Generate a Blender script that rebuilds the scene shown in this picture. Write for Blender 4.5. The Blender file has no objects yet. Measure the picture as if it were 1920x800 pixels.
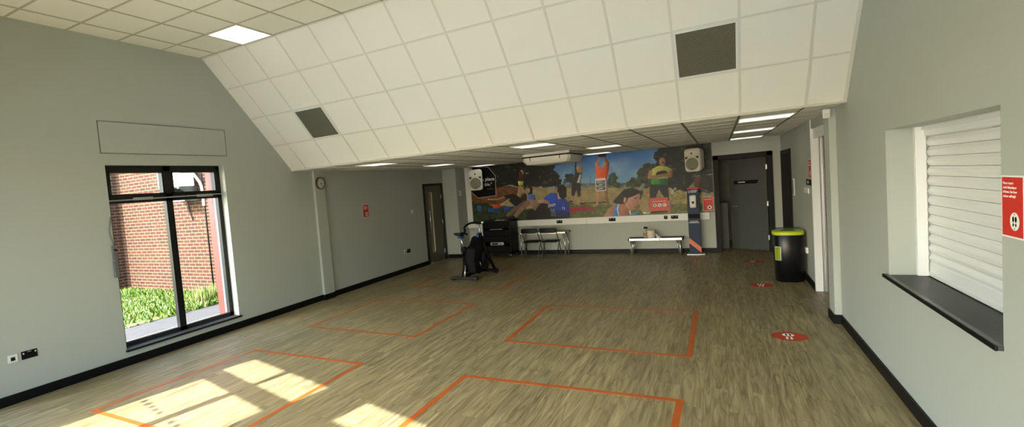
import bpy, bmesh, math, random
import numpy as np
from mathutils import Vector, Matrix
random.seed(7); RNG = np.random.default_rng(7)
C = bpy.context.scene.collection
PI = math.pi

# ------------------------------------------------------------------ camera
CR = Vector((0.866566344197091, 0.49234802145304085, -0.08158551878958009))
CU = Vector((0.04128804027165038, 0.09218964857720946, 0.9948851021227212))
CF = Vector((-0.4973510519094289, 0.8655024520280036, -0.05956036180294642))
CO = Vector((0, 0, 1.9164)); FPX, CXP, CYP = 940.626, 809.919, 414.201

def at(px, py, **k):
    """world point where the sight line of a photo pixel meets a real plane (x=, y= or z=)"""
    d = CR*((px-CXP)/FPX) + CU*((CYP-py)/FPX) + CF
    ax, v = list(k.items())[0]; i = 'xyz'.index(ax)
    return CO + d*((v-CO[i])/d[i])

A, B, H1, H2, Y1, Y2, YB = 6.678, 1.183, 4.189, 2.488, 5.068, 6.70, 13.013
GX, GY, T = -6.323, 3.244, 0.597          # ceiling tile grid

# ------------------------------------------------------------------ helpers
def lin(c):
    c = c/255.0
    return c/12.92 if c <= .04045 else ((c+.055)/1.055)**2.4
def rgb(r, g, b, k=1.0): return (min(lin(r)*k, .95), min(lin(g)*k, .95), min(lin(b)*k, .95), 1)

def mat(name, col=(.5,.5,.5,1), rough=.5, metal=0, spec=.5, emit=None, es=0):
    m = bpy.data.materials.new(name); m.use_nodes = True
    b = m.node_tree.nodes['Principled BSDF']
    b.inputs['Base Color'].default_value = col; b.inputs['Roughness'].default_value = rough
    b.inputs['Metallic'].default_value = metal; b.inputs['Specular IOR Level'].default_value = spec
    if emit: b.inputs['Emission Color'].default_value = emit; b.inputs['Emission Strength'].default_value = es
    return m
def NT(m): return m.node_tree.nodes, m.node_tree.links, m.node_tree.nodes['Principled BSDF']
def add_bump(m, scale, strength, dist=.002, detail=4, stretch=(1,1,1)):
    n, l, b = NT(m)
    tc = n.new('ShaderNodeTexCoord'); mp = n.new('ShaderNodeMapping'); mp.inputs['Scale'].default_value = stretch
    t = n.new('ShaderNodeTexNoise'); t.inputs['Scale'].default_value = scale; t.inputs['Detail'].default_value = detail
    bp = n.new('ShaderNodeBump'); bp.inputs['Strength'].default_value = strength; bp.inputs['Distance'].default_value = dist
    l.new(tc.outputs['Object'], mp.inputs['Vector']); l.new(mp.outputs[0], t.inputs['Vector'])
    l.new(t.outputs['Fac'], bp.inputs['Height']); l.new(bp.outputs[0], b.inputs['Normal'])
    return m
def add_mottle(m, c1, c2, scale, detail=3):
    n, l, b = NT(m)
    tc = n.new('ShaderNodeTexCoord'); t = n.new('ShaderNodeTexNoise'); t.inputs['Scale'].default_value = scale
    t.inputs['Detail'].default_value = detail
    r = n.new('ShaderNodeValToRGB'); r.color_ramp.elements[0].color = c1; r.color_ramp.elements[1].color = c2
    r.color_ramp.elements[0].position = .35; r.color_ramp.elements[1].position = .65
    l.new(tc.outputs['Object'], t.inputs['Vector']); l.new(t.outputs['Fac'], r.inputs['Fac']); l.new(r.outputs[0], b.inputs['Base Color'])
    return m

def box(bm, x0, x1, y0, y1, z0, z1, mi=0, bev=0, M=None):
    g = bmesh.ops.create_cube(bm, size=1); vs = g['verts']
    for v in vs:
        v.co = Vector(((x0+x1)/2 + v.co.x*(x1-x0), (y0+y1)/2 + v.co.y*(y1-y0), (z0+z1)/2 + v.co.z*(z1-z0)))
    fs = set(f for v in vs for f in v.link_faces)
    for f in fs: f.material_index = mi
    if bev:
        es = list(set(e for v in vs for e in v.link_edges))
        r = bmesh.ops.bevel(bm, geom=es, offset=bev, segments=2, profile=.5, affect='EDGES', material=mi)
        vs = list(set(list(r['verts']) + [v for v in vs if v.is_valid]))
    if M is not None: bmesh.ops.transform(bm, matrix=M, verts=[v for v in vs if v.is_valid])
def rod(bm, p0, p1, r, seg=12, mi=0, r2=None):
    p0, p1 = Vector(p0), Vector(p1); d = p1-p0
    q = Vector((0,0,1)).rotation_difference(d.normalized()).to_matrix().to_4x4()
    g = bmesh.ops.create_cone(bm, cap_ends=True, segments=seg, radius1=r, radius2=r if r2 is None else r2, depth=d.length,
                              matrix=Matrix.Translation((p0+p1)/2) @ q)
    for f in set(f for v in g['verts'] for f in v.link_faces): f.material_index = mi
def tube(bm, pts, r, seg=8, mi=0, closed=False):
    pts = [Vector(p) for p in pts]; n = len(pts); rings = []
    up = Vector((0,0,1))
    prev = None
    for i, p in enumerate(pts):
        if closed: t = pts[(i+1) % n]-pts[i-1]
        else: t = pts[min(i+1, n-1)]-pts[max(i-1, 0)]
        t.normalize()
        if prev is None:
            a = t.orthogonal().normalized()
        else:
            a = (prev - t*prev.dot(t)).normalized()
        prev = a; b = t.cross(a)
        rr = r[i] if isinstance(r, (list, tuple)) else r
        rings.append([bm.verts.new(p + a*math.cos(2*PI*k/seg)*rr + b*math.sin(2*PI*k/seg)*rr) for k in range(seg)])
    m = n if closed else n-1
    for i in range(m):
        r0, r1 = rings[i], rings[(i+1) % n]
        for k in range(seg):
            f = bm.faces.new((r0[k], r0[(k+1) % seg], r1[(k+1) % seg], r1[k])); f.material_index = mi; f.smooth = True
    if not closed:
        f = bm.faces.new(rings[0][::-1]); f.material_index = mi
        f = bm.faces.new(rings[-1]); f.material_index = mi
def smooth_path(pts, n=6):
    pts = [Vector(p) for p in pts]; out = []
    P = [pts[0]] + pts + [pts[-1]]
    for i in range(1, len(P)-2):
        for k in range(n):
            t = k/n; a, b, c, d = P[i-1], P[i], P[i+1], P[i+2]
            out.append(.5*((2*b) + (c-a)*t + (2*a-5*b+4*c-d)*t*t + (3*b-a-3*c+d)*t**3))
    out.append(pts[-1]); return out
def prism(bm, pts, ext, mi=0):
    """pts: 3-D outline, ext: extrusion vector"""
    ext = Vector(ext); v0 = [bm.verts.new(Vector(p)) for p in pts]; v1 = [bm.verts.new(Vector(p)+ext) for p in pts]
    n = len(pts); fs = [bm.faces.new(v0), bm.faces.new(v1[::-1])]
    for i in range(n): fs.append(bm.faces.new((v0[i], v1[i], v1[(i+1) % n], v0[(i+1) % n])))
    for f in fs: f.material_index = mi
    return v0+v1
def lathe(bm, prof, seg=24, c=(0,0,0), mi=0, smooth=True):
    rings = []
    for r, z in prof: rings.append([bm.verts.new((c[0]+r*math.cos(2*PI*k/seg), c[1]+r*math.sin(2*PI*k/seg), c[2]+z)) for k in range(seg)])
    for a, b in zip(rings[:-1], rings[1:]):
        for k in range(seg):
            f = bm.faces.new((a[k], a[(k+1) % seg], b[(k+1) % seg], b[k])); f.material_index = mi; f.smooth = smooth
    for rg, flip in ((rings[0], True), (rings[-1], False)):
        f = bm.faces.new(rg[::-1] if flip else rg); f.material_index = mi
def disc_pts(c, ux, uy, rx, ry=None, n=24, a0=0, a1=2*PI):
    ry = rx if ry is None else ry; c, ux, uy = Vector(c), Vector(ux), Vector(uy)
    full = abs(a1-a0-2*PI) < 1e-6
    return [c + ux*rx*math.cos(a0+(a1-a0)*k/(n if full else n-1)) + uy*ry*math.sin(a0+(a1-a0)*k/(n if full else n-1)) for k in range(n)]
def NB(): return bmesh.new()

def link(name, me, parent=None):
    o = bpy.data.objects.new(name, me); C.objects.link(o)
    if parent is not None: o.parent = parent
    return o
def build(name, bm, mats, parent=None, origin=None, normals=True):
    """one mesh object; vertices come in world space (or in the thing's own space when origin is given)"""
    if normals: bmesh.ops.recalc_face_normals(bm, faces=bm.faces[:])
    if parent is not None:
        off = wpos(parent)
    elif origin is not None: off = Vector(origin)
    else:
        xs = [v.co for v in bm.verts]
        off = Vector((sum(min(c[i] for c in xs)+max(c[i] for c in xs) for _ in (0,))/2 if i < 2 else min(c[2] for c in xs) for i in range(3)))
    bmesh.ops.translate(bm, verts=bm.verts[:], vec=-off)
    me = bpy.data.meshes.new(name); bm.to_mesh(me); bm.free()
    for m in (mats if isinstance(mats, (list, tuple)) else [mats]): me.materials.append(m)
    o = link(name, me, parent)
    if parent is None: o.location = off
    return o
def wpos(o):
    p = Vector(o.location)
    while o.parent is not None: o = o.parent; p += Vector(o.location)
    return p
def thing(name, label, cat, loc, group=None, rz=0):
    o = bpy.data.objects.new(name, None); C.objects.link(o); o.empty_display_size = .1
    o.location = loc; o.rotation_euler = (0,0,rz); return tag(o, label, cat, group)
def tag(o, label, cat, group=None):
    o['label'] = label; o['category'] = cat
    if group: o['group'] = group
    return o
def struct(o, label=None):
    o['kind'] = 'structure'
    if label: o['label'] = label
    return o
def structure_root(name, loc, label=None):
    o = bpy.data.objects.new(name, None); C.objects.link(o); o.location = loc; return struct(o, label)
def dup(root, loc, label, rz=None):
    r = root.copy(); C.objects.link(r); r.location = loc; r['label'] = label
    if rz is not None: r.rotation_euler = (0,0,rz)
    for ch in list(root.children):
        c = ch.copy(); C.objects.link(c); c.parent = r
        for g in list(ch.children):
            d = g.copy(); C.objects.link(d); d.parent = c
    return r
def text(name, body, size, m, parent, o, ux, uy, align='LEFT', depth=.0004, bold=0):
    """flat lettering; o = start point (world), ux = reading direction, uy = up direction"""
    cu = bpy.data.curves.new(name, 'FONT'); cu.body = body; cu.size = size; cu.align_x = align; cu.extrude = depth
    cu.offset = bold; cu.resolution_u = 2
    tmp = bpy.data.objects.new(name, cu); C.objects.link(tmp)
    bpy.context.view_layer.update()
    me = bpy.data.meshes.new_from_object(tmp.evaluated_get(bpy.context.evaluated_depsgraph_get()))
    bpy.data.objects.remove(tmp); bpy.data.curves.remove(cu)
    ux, uy = Vector(ux).normalized(), Vector(uy).normalized(); n = ux.cross(uy)
    M = Matrix((ux, uy, n)).transposed().to_4x4(); M.translation = Vector(o) - wpos(parent)
    me.transform(M); me.materials.clear(); me.materials.append(m)
    return link(name, me, parent)
def holed(bm, axis, t0, t1, u0, u1, v0, v1, holes, mi=0):
    """slab with rectangular holes; axis 'x': u=y, v=z; axis 'y': u=x, v=z; 'z': u=x, v=y"""
    us = sorted(set([u0, u1]+[h[0] for h in holes]+[h[1] for h in holes]))
    vs = sorted(set([v0, v1]+[h[2] for h in holes]+[h[3] for h in holes]))
    for ua, ub in zip(us[:-1], us[1:]):
        run = None
        for va, vb in zip(vs[:-1], vs[1:]):
            um, vm = (ua+ub)/2, (va+vb)/2
            hole = any(h[0] < um < h[1] and h[2] < vm < h[3] for h in holes)
            if hole:
                if run: put(bm, axis, t0, t1, ua, ub, *run, mi); run = None
            else: run = (run[0], vb) if run else (va, vb)
        if run: put(bm, axis, t0, t1, ua, ub, *run, mi)
def put(bm, axis, t0, t1, ua, ub, va, vb, mi=0):
    if axis == 'x': box(bm, t0, t1, ua, ub, va, vb, mi)
    elif axis == 'y': box(bm, ua, ub, t0, t1, va, vb, mi)
    else: box(bm, ua, ub, va, vb, t0, t1, mi)

# ------------------------------------------------------------------ materials
M = {}
M['wall'] = add_bump(mat('wall_paint', rgb(172,177,168), .55, spec=.3), 220, .12, .001)
M['ceil_tile'] = add_bump(mat('ceiling_tile', rgb(236,234,222), .8, spec=.2), 160, .35, .002)
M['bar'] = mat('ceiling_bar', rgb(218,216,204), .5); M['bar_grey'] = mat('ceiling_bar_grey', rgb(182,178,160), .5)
M['bar_dark'] = mat('ceiling_bar_shadow_gap', rgb(120,118,106), .6)  # shade of the tile gaps put into the bars as darker grey
M['black'] = mat('black_paint', rgb(7,8,11), .5, spec=.22)
M['black_frame'] = mat('black_powder_coat', rgb(13,13,14), .4, spec=.35)
M['white'] = mat('white_plastic', rgb(224,226,222), .4)
M['white_gloss'] = mat('white_gloss_paint', rgb(228,230,228), .3)
M['offwhite'] = mat('offwhite_plastic', rgb(214,212,196), .45)
M['cream'] = mat('cream_paper', rgb(222,214,196), .8)
M['paper'] = mat('white_paper', rgb(232,230,226), .7)
M['alu'] = mat('brushed_aluminium', rgb(190,192,192), .35, 1)
M['silver'] = mat('silver_metal', rgb(205,208,210), .3, .9)
M['steel_grey'] = mat('grey_painted_steel', rgb(72,76,76), .4, .4)
M['rubber'] = mat('black_rubber', rgb(22,22,23), .7)
M['black_plastic'] = mat('black_plastic', rgb(7,7,9), .6, spec=.18)
M['black_vinyl'] = mat('black_vinyl', rgb(9,9,12), .5, spec=.25)
M['blue'] = mat('blue_plastic', rgb(40,70,150), .45)
M['red'] = mat('red_print', rgb(188,58,36), .5)
M['red_poster'] = mat('red_poster_print', rgb(202,46,34), .5)
M['orange_tape'] = add_mottle(mat('orange_floor_tape', rgb(178,86,28), .45), rgb(172,82,26), rgb(186,94,32), 3)
M['navy'] = mat('navy_print', rgb(25,44,74), .5, spec=.3)
M['orange_stripe'] = mat('orange_stripe', rgb(220,112,72), .45)
M['lime'] = mat('lime_plastic', rgb(190,205,40), .4)
M['bin_black'] = mat('black_bin_plastic', rgb(10,11,15), .3, spec=.4)
M['sill'] = mat('dark_grey_laminate', rgb(58,63,62), .3)
M['door_grey'] = mat('grey_door_laminate', rgb(66,70,67), .5)
M['door_olive'] = mat('olive_grey_door_laminate', rgb(92,90,74), .5)
M['winder'] = mat('winder_grey_metal', rgb(104,108,108), .45, .2); M['grey_plastic'] = mat('grey_plastic', rgb(150,152,150), .45)
M['grille'] = mat('speaker_grille', rgb(128,130,112), .7)
M['clock_face'] = mat('clock_face', rgb(190,190,175), .5)
M['olive_top'] = mat('olive_table_top', rgb(150,150,70), .5)
M['tan'] = mat('tan_cabinet', rgb(110,112,108), .6)
M['red_paint'] = mat('red_window_cladding', rgb(104,28,22), .45)
M['sky_tint'] = mat('sky_tinted_frame', rgb(70,98,130), .4)  # blue cast of the skylight put into the lining's base colour
M['path'] = add_bump(add_mottle(mat('tarmac_path', rgb(62,61,60), .9), rgb(62,61,60), rgb(69,67,65), 6), 90, .5, .004)
M['paving'] = add_mottle(mat('bounce_paving', rgb(222,222,220), .9), rgb(218,218,216), rgb(228,228,226), 2)  # unseen ground, colour lightened to bounce sunlight up indoors
M['soil'] = add_mottle(mat('soil', rgb(96,110,52), .9), rgb(80,96,40), rgb(120,130,64), 5)
def glass_mat():
    m = bpy.data.materials.new('window_glass'); m.use_nodes = True; n, l = m.node_tree.nodes, m.node_tree.links
    n.clear(); o = n.new('ShaderNodeOutputMaterial'); t = n.new('ShaderNodeBsdfTransparent'); g = n.new('ShaderNodeBsdfGlossy')
    g.inputs['Roughness'].default_value = .02; mx = n.new('ShaderNodeMixShader'); mx.inputs[0].default_value = .05
    t.inputs['Color'].default_value = (.95,.96,.95,1)
    l.new(t.outputs[0], mx.inputs[1]); l.new(g.outputs[0], mx.inputs[2]); l.new(mx.outputs[0], o.inputs[0]); return m
M['glass'] = glass_mat()
M['lamp'] = mat('lamp_diffuser', (.8,.8,.8,1), .5, emit=(1,.97,.88,1), es=.52)

def masonry(name, plane, c1, c2, mortar, bw, rh, ms, rough=.85, bump=.6):
    m = mat(name, c1, rough, spec=.2); n, l, b = NT(m)
    tc = n.new('ShaderNodeTexCoord'); sx = n.new('ShaderNodeSeparateXYZ'); cx = n.new('ShaderNodeCombineXYZ')
    l.new(tc.outputs['Object'], sx.inputs[0])
    l.new(sx.outputs['X' if plane == 'xz' else 'Y'], cx.inputs[0]); l.new(sx.outputs['Z'], cx.inputs[1])
    t = n.new('ShaderNodeTexBrick'); t.inputs['Color1'].default_value = c1; t.inputs['Color2'].default_value = c2
    t.inputs['Mortar'].default_value = mortar; t.inputs['Scale'].default_value = 1; t.inputs['Mortar Size'].default_value = ms
    t.inputs['Brick Width'].default_value = bw; t.inputs['Row Height'].default_value = rh; t.inputs['Bias'].default_value = -.1
    t.inputs['Mortar Smooth'].default_value = .1
    l.new(cx.outputs[0], t.inputs['Vector'])
    nz = n.new('ShaderNodeTexNoise'); nz.inputs['Scale'].default_value = 9; l.new(tc.outputs['Object'], nz.inputs['Vector'])
    mx = n.new('ShaderNodeMixRGB'); mx.blend_type = 'OVERLAY'; mx.inputs[0].default_value = .35
    l.new(t.outputs['Color'], mx.inputs[1]); l.new(nz.outputs['Fac'], mx.inputs[2]); l.new(mx.outputs[0], b.inputs['Base Color'])
    bp = n.new('ShaderNodeBump'); bp.inputs['Strength'].default_value = bump; bp.inputs['Distance'].default_value = .006; bp.invert = True
    l.new(t.outputs['Fac'], bp.inputs['Height']); l.new(bp.outputs[0], b.inputs['Normal'])
    return m
bc = (rgb(62,35,25), rgb(48,28,22), rgb(102,88,66))
M['brick_xz'] = masonry('red_brick_face', 'xz', *bc, .225, .075, .0075)
M['brick_yz'] = masonry('red_brick_return', 'yz', *bc, .225, .075, .0075)
M['block_xz'] = masonry('concrete_blockwork', 'xz', rgb(150,138,116), rgb(134,122,102), rgb(96,86,72), .45, .225, .008)

def floor_mat():
    m = mat('oak_vinyl_planks', rough=.42, spec=.35); n, l, b = NT(m)
    tc = n.new('ShaderNodeTexCoord'); sx = n.new('ShaderNodeSeparateXYZ'); cx = n.new('ShaderNodeCombineXYZ')
    l.new(tc.outputs['Object'], sx.inputs[0]); l.new(sx.outputs['Y'], cx.inputs[0]); l.new(sx.outputs['X'], cx.inputs[1])
    t = n.new('ShaderNodeTexBrick'); t.offset = .37; t.offset_frequency = 2; t.squash = 1
    t.inputs['Color1'].default_value = (0,0,0,1); t.inputs['Color2'].default_value = (1,1,1,1); t.inputs['Mortar'].default_value = (.4,.4,.4,1)
    t.inputs['Scale'].default_value = 1; t.inputs['Brick Width'].default_value = 1.22; t.inputs['Row Height'].default_value = .18
    t.inputs['Mortar Size'].default_value = .0012; t.inputs['Mortar Smooth'].default_value = .0
    l.new(cx.outputs[0], t.inputs['Vector'])
    # per-plank shift of the grain
    sh = n.new('ShaderNodeVectorMath'); sh.operation = 'MULTIPLY_ADD'; sh.inputs[1].default_value = (13, 7, 5)
    l.new(t.outputs['Color'], sh.inputs[0]); l.new(cx.outputs[0], sh.inputs[2])
    mp = n.new('ShaderNodeMapping'); mp.inputs['Scale'].default_value = (1.1, 14, 1); l.new(sh.outputs[0], mp.inputs['Vector'])
    n1 = n.new('ShaderNodeTexNoise'); n1.inputs['Scale'].default_value = 1.6; n1.inputs['Detail'].default_value = 6; n1.inputs['Roughness'].default_value = .62
    l.new(mp.outputs[0], n1.inputs['Vector'])
    # cathedral figure: contour lines of a stretched noise
    mp2 = n.new('ShaderNodeMapping'); mp2.inputs['Scale'].default_value = (.55, 5.5, 1); l.new(sh.outputs[0], mp2.inputs['Vector'])
    n2 = n.new('ShaderNodeTexNoise'); n2.inputs['Scale'].default_value = 1.1; n2.inputs['Detail'].default_value = 2.5; l.new(mp2.outputs[0], n2.inputs['Vector'])
    mu = n.new('ShaderNodeMath'); mu.operation = 'MULTIPLY'; mu.inputs[1].default_value = 70; l.new(n2.outputs['Fac'], mu.inputs[0])
    si = n.new('ShaderNodeMath'); si.operation = 'SINE'; l.new(mu.outputs[0], si.inputs[0])
    r1 = n.new('ShaderNodeValToRGB'); e = r1.color_ramp.elements
    e[0].position = .25; e[0].color = rgb(112,99,68); e[1].position = .75; e[1].color = rgb(176,163,124)
    l.new(n1.outputs['Fac'], r1.inputs['Fac'])
    r2 = n.new('ShaderNodeValToRGB'); r2.color_ramp.elements[0].position = .3; r2.color_ramp.elements[0].color = (1,1,1,1)
    r2.color_ramp.elements[1].position = 1.0; r2.color_ramp.elements[1].color = (.70,.67,.62,1)
    l.new(si.outputs[0], r2.inputs['Fac'])
    m1 = n.new('ShaderNodeMixRGB'); m1.blend_type = 'MULTIPLY'; m1.inputs[0].default_value = .8
    l.new(r1.outputs[0], m1.inputs[1]); l.new(r2.outputs[0], m1.inputs[2])
    r3 = n.new('ShaderNodeValToRGB'); r3.color_ramp.elements[0].color = (.88,.88,.88,1); r3.color_ramp.elements[1].color = (1.08,1.07,1.04,1)
    l.new(t.outputs['Color'], r3.inputs['Fac'])
    m2 = n.new('ShaderNodeMixRGB'); m2.blend_type = 'MULTIPLY'; m2.inputs[0].default_value = 1
    l.new(m1.outputs[0], m2.inputs[1]); l.new(r3.outputs[0], m2.inputs[2])
    m3 = n.new('ShaderNodeMixRGB'); m3.inputs[2].default_value = rgb(96,88,70); l.new(t.outputs['Fac'], m3.inputs[0]); l.new(m2.outputs[0], m3.inputs[1])
    l.new(m3.outputs[0], b.inputs['Base Color'])
    bp = n.new('ShaderNodeBump'); bp.inputs['Strength'].default_value = .08; bp.inputs['Distance'].default_value = .002
    l.new(n1.outputs['Fac'], bp.inputs['Height']); l.new(bp.outputs[0], b.inputs['Normal'])
    return m
M['floor'] = floor_mat()
def grille_mat():
    m = mat('vent_mesh', rgb(96,96,80), .6); n, l, b = NT(m)
    tc = n.new('ShaderNodeTexCoord'); ck = n.new('ShaderNodeTexBrick')
    ck.inputs['Color1'].default_value = rgb(66,64,50); ck.inputs['Color2'].default_value = rgb(74,72,57); ck.inputs['Mortar'].default_value = rgb(118,116,98)
    ck.inputs['Scale'].default_value = 1; ck.inputs['Brick Width'].default_value = .024; ck.inputs['Row Height'].default_value = .014
    ck.inputs['Mortar Size'].default_value = .0026
    l.new(tc.outputs['UV'], ck.inputs['Vector']); l.new(ck.outputs['Color'], b.inputs['Base Color']); return m
M['vent'] = grille_mat()

# ------------------------------------------------------------------ room shell
FW0, FWS = -.85, -.27                       # glazed front wall: y = FW0 + FWS*x
WT = .46                                    # outer wall thickness
bm = NB(); box(bm, -A-.02, 3.4, -2.4, 15.4, -.12, 0); struct(build('floor', bm, M['floor'], origin=(0,0,0)), 'oak plank vinyl floor')
WY0, WY1, WZ0, WZ1 = 3.50, 5.255, .205, 2.58  # left window hole
DY0, DY1, DZ = 11.26, 12.33, 2.115
bm = NB(); holed(bm, 'x', -A-WT, -A, .35, 13.3, -.1, 4.35, [(1.02, 2.08, WZ0, WZ1), (WY0, WY1, WZ0, WZ1), (DY0, DY1, -.1, DZ)])
struct(build('wall_left', bm, M['wall']), 'grey-green left wall with the window')
HY0, HY1, HZ0, HZ1 = 3.46, 5.36, .93, 2.105    # serving hatch
OY0, OY1, OZ = 7.575, 9.05, 2.36                # shuttered opening by the column
RY0, RY1, RZ = 11.42, 12.90, 2.14              # door in the right wall
bm = NB(); holed(bm, 'x', B, B+.32, -1.6, 13.3, -.1, 4.35, [(HY0, HY1, HZ0, HZ1), (OY0, OY1, -.1, OZ), (RY0, RY1, -.1, RZ)])
struct(build('wall_right', bm, M['wall']), 'pale grey right wall with the hatch')
BX0, BX1, BZ = -.085, 1.03, 2.185              # doorway in the back wall
bm = NB(); holed(bm, 'y', YB, YB+.16, -A-.3, B+.32, -.1, 2.6, [(BX0, BX1, -.1, BZ)])
struct(build('wall_back', bm, M['wall']), 'grey back wall carrying the mural')
# rooms behind the openings
bm = NB()
box(bm, -.75, -.65, YB+.16, 15.3, -.1, 2.6); box(bm, 1.55, 1.65, YB+.16, 15.3, -.1, 2.6); box(bm, -.75, 1.65, 15.2, 15.3, -.1, 2.6)
box(bm, -.75, 1.65, YB+.16, 15.3, 2.5, 2.6)
struct(build('wall_corridor', bm, M['wall']), 'walls of the dim corridor behind the doorway')
bm = NB()
box(bm, B+.32, 3.3, 9.05, 9.25, -.1, 2.6, 0); box(bm, B+.137, B+.32, 9.025, 9.05, -.05, 2.35, 0)
box(bm, 3.2, 3.3, 7.4, 9.05, -.1, 2.6, 0); box(bm, B+.32, 3.3, 7.3, 7.4, -.1, 2.6, 0); box(bm, B+.32, 3.3, 7.3, 9.25, 2.5, 2.6, 0)
struct(build('wall_store', bm, M['block_xz'], origin=(0,0,0)), 'blockwork walls of the store behind the narrow opening')
bm = NB(); box(bm, B+.32, 2.9, 11.1, 11.2, -.1, 2.6); box(bm, B+.32, 2.9, 13.1, 13.2, -.1, 2.6); box(bm, 2.8, 2.9, 11.2, 13.1, -.1, 2.6); box(bm, B+.32, 2.9, 11.1, 13.2, 2.5, 2.6)
struct(build('wall_lobby', bm, M['wall']), 'walls of the unlit lobby behind the right-hand door')
bm = NB(); box(bm, B+.32, 3.4, 3.0, 6.0, -.1, 0); box(bm, 3.3, 3.4, 3., 6., 0, 2.6); box(bm, B+.32, 3.4, 3., 3.1, 0, 2.6); box(bm, B+.32, 3.4, 5.9, 6., 0, 2.6); box(bm, B+.32, 3.4, 3., 6., 2.5, 2.6)
struct(build('wall_kitchen', bm, M['wall']), 'walls of the room behind the hatch')
bm = NB(); box(bm, -A-WT-.9, -A-WT-.8, 11., 12.6, -.1, 2.6); box(bm, -A-WT-.9, -A-WT, 10.95, 11.05, -.1, 2.6); box(bm, -A-WT-.9, -A-WT, 12.55, 12.65, -.1, 2.6); box(bm, -A-WT-.9, -A-WT, 11., 12.6, 2.5, 2.6)
struct(build('wall_porch', bm, M['wall']), 'walls of the porch behind the left door')

# corner boxing, pilasters
bm = NB(); box(bm, -A, -6.27, 12.4, YB, 0, H2); struct(build('pillar_boxing', bm, M['wall']), 'boxed-in grey corner beside the left door')
bm = NB(); box(bm, -A, -A+.055, 7.20, 7.475, 0, H2); struct(build('pillar_left', bm, M['wall']), 'shallow grey pilaster carrying the clock')
PX = 1.115
bm = NB(); box(bm, PX, B, 7.26, 7.57, 0, H2, bev=.004); struct(build('pillar_right', bm, M['wall']), 'grey pilaster beside the narrow opening')

# ceilings : flat upper, slope, flat lower, each with its own bars
SL = math.hypot(Y2-Y1, H1-H2); SD = Vector((0, (Y2-Y1)/SL, (H2-H1)/SL)); SN = Vector((0, SD.z, -SD.y))   # slope down direction, room-side normal (down/front)
if SN.z > 0: SN = -SN
XL, XR = -A-.02, B+.02
xs_bar = [GX+T*i for i in range(0, 13)]
def front_y(x): return FW0+FWS*x-.2
bm = NB(); prism(bm, [(XL, front_y(XL), H1), (XR, front_y(XR), H1), (XR, Y1, H1), (XL, Y1, H1)], (0,0,.06)); co = struct(build('ceiling', bm, M['ceil_tile']), 'flat upper tiled ceiling')
bm = NB()
for x in xs_bar: box(bm, x-.012, x+.012, FW0+FWS*x+.01, Y1, H1-.006, H1)
for j in range(-9, 4):
    y = GY+T*j; xa = max(XL, (FW0+.02-y)/-FWS)
    if xa < XR: box(bm, xa, XR, y-.012, y+.012, H1-.0055, H1)
build('grid_bars', bm, M['bar_grey'], co)
bm = NB()
p = [Vector((XL, Y1, H1)), Vector((XL, Y2, H2)), Vector((XL, Y2+.05, H2+.05)), Vector((XL, Y1+.05, H1+.06))]
prism(bm, p, (XR-XL, 0, 0)); cs = struct(build('ceiling', bm, M['ceil_tile']), 'sloping tiled ceiling panel')
def slope_pt(x, s, d=0): return Vector((x, Y1, H1)) + SD*s + SN*d
def slope_box(bm, x0, x1, s0, s1, d0, d1, mi=0):
    prism(bm, [slope_pt(x0, s0, d0), slope_pt(x1, s0, d0), slope_pt(x1, s1, d0), slope_pt(x0, s1, d0)], SN*(d1-d0), mi)
bm = NB()
for x in xs_bar: slope_box(bm, x-.012, x+.012, 0, SL, 0, .005)
for s in (.571, 1.168, 1.765): slope_box(bm, XL, XR, s-.012, s+.012, 0, .0045)
slope_box(bm, XL, XR, SL-.022, SL+.004, 0, .012); slope_box(bm, XL, XR, 0, .016, 0, .006)
slope_box(bm, B-.03, B, 0, SL, 0, .008)
build('grid_bars', bm, M['bar'], cs)
bm = NB(); box(bm, XL, XR, Y2, YB+.02, H2, H2+.06); cl = struct(build('ceiling', bm, M['ceil_tile']), 'flat lower tiled ceiling at the back')
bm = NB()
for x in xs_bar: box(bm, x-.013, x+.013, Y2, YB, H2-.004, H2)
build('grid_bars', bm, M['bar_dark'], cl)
bm = NB()
for j in range(1, 11):
    y = Y2+.6*j; box(bm, XL, XR, y-.008, y+.008, H2-.003, H2)
build('cross_bars', bm, M['bar'], cl)

# baseboards
def board(name, segs, label):
    bm = NB()
    for s in segs: box(bm, *s[:4], 0, s[4] if len(s) > 4 else .105)
    struct(build(name, bm, M['black']), label)
board('baseboard_left', [(-A, -A+.016, .8, 7.20), (-A, -A+.071, 7.184, 7.491), (-A, -A+.016, 7.475, DY0)], 'black baseboard along the left wall')
board('baseboard_boxing', [(-A, -6.254, 12.384, 12.4), (-6.27, -6.254, 12.4, YB)], 'black baseboard round the boxed corner')
board('baseboard_back', [(-6.254, BX0, YB-.016, YB)], 'dark baseboard under the trunking')
board('baseboard_right', [(B-.016, B, -1.1, 7.26), (PX-.016, B, 7.244, 7.26), (PX-.016, PX, 7.26, 7.575)], 'black baseboard along the right wall')
board('baseboard_alcove', [(B-.016, B, 9.06, RY0-.06)], 'black baseboard behind the bin')

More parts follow.
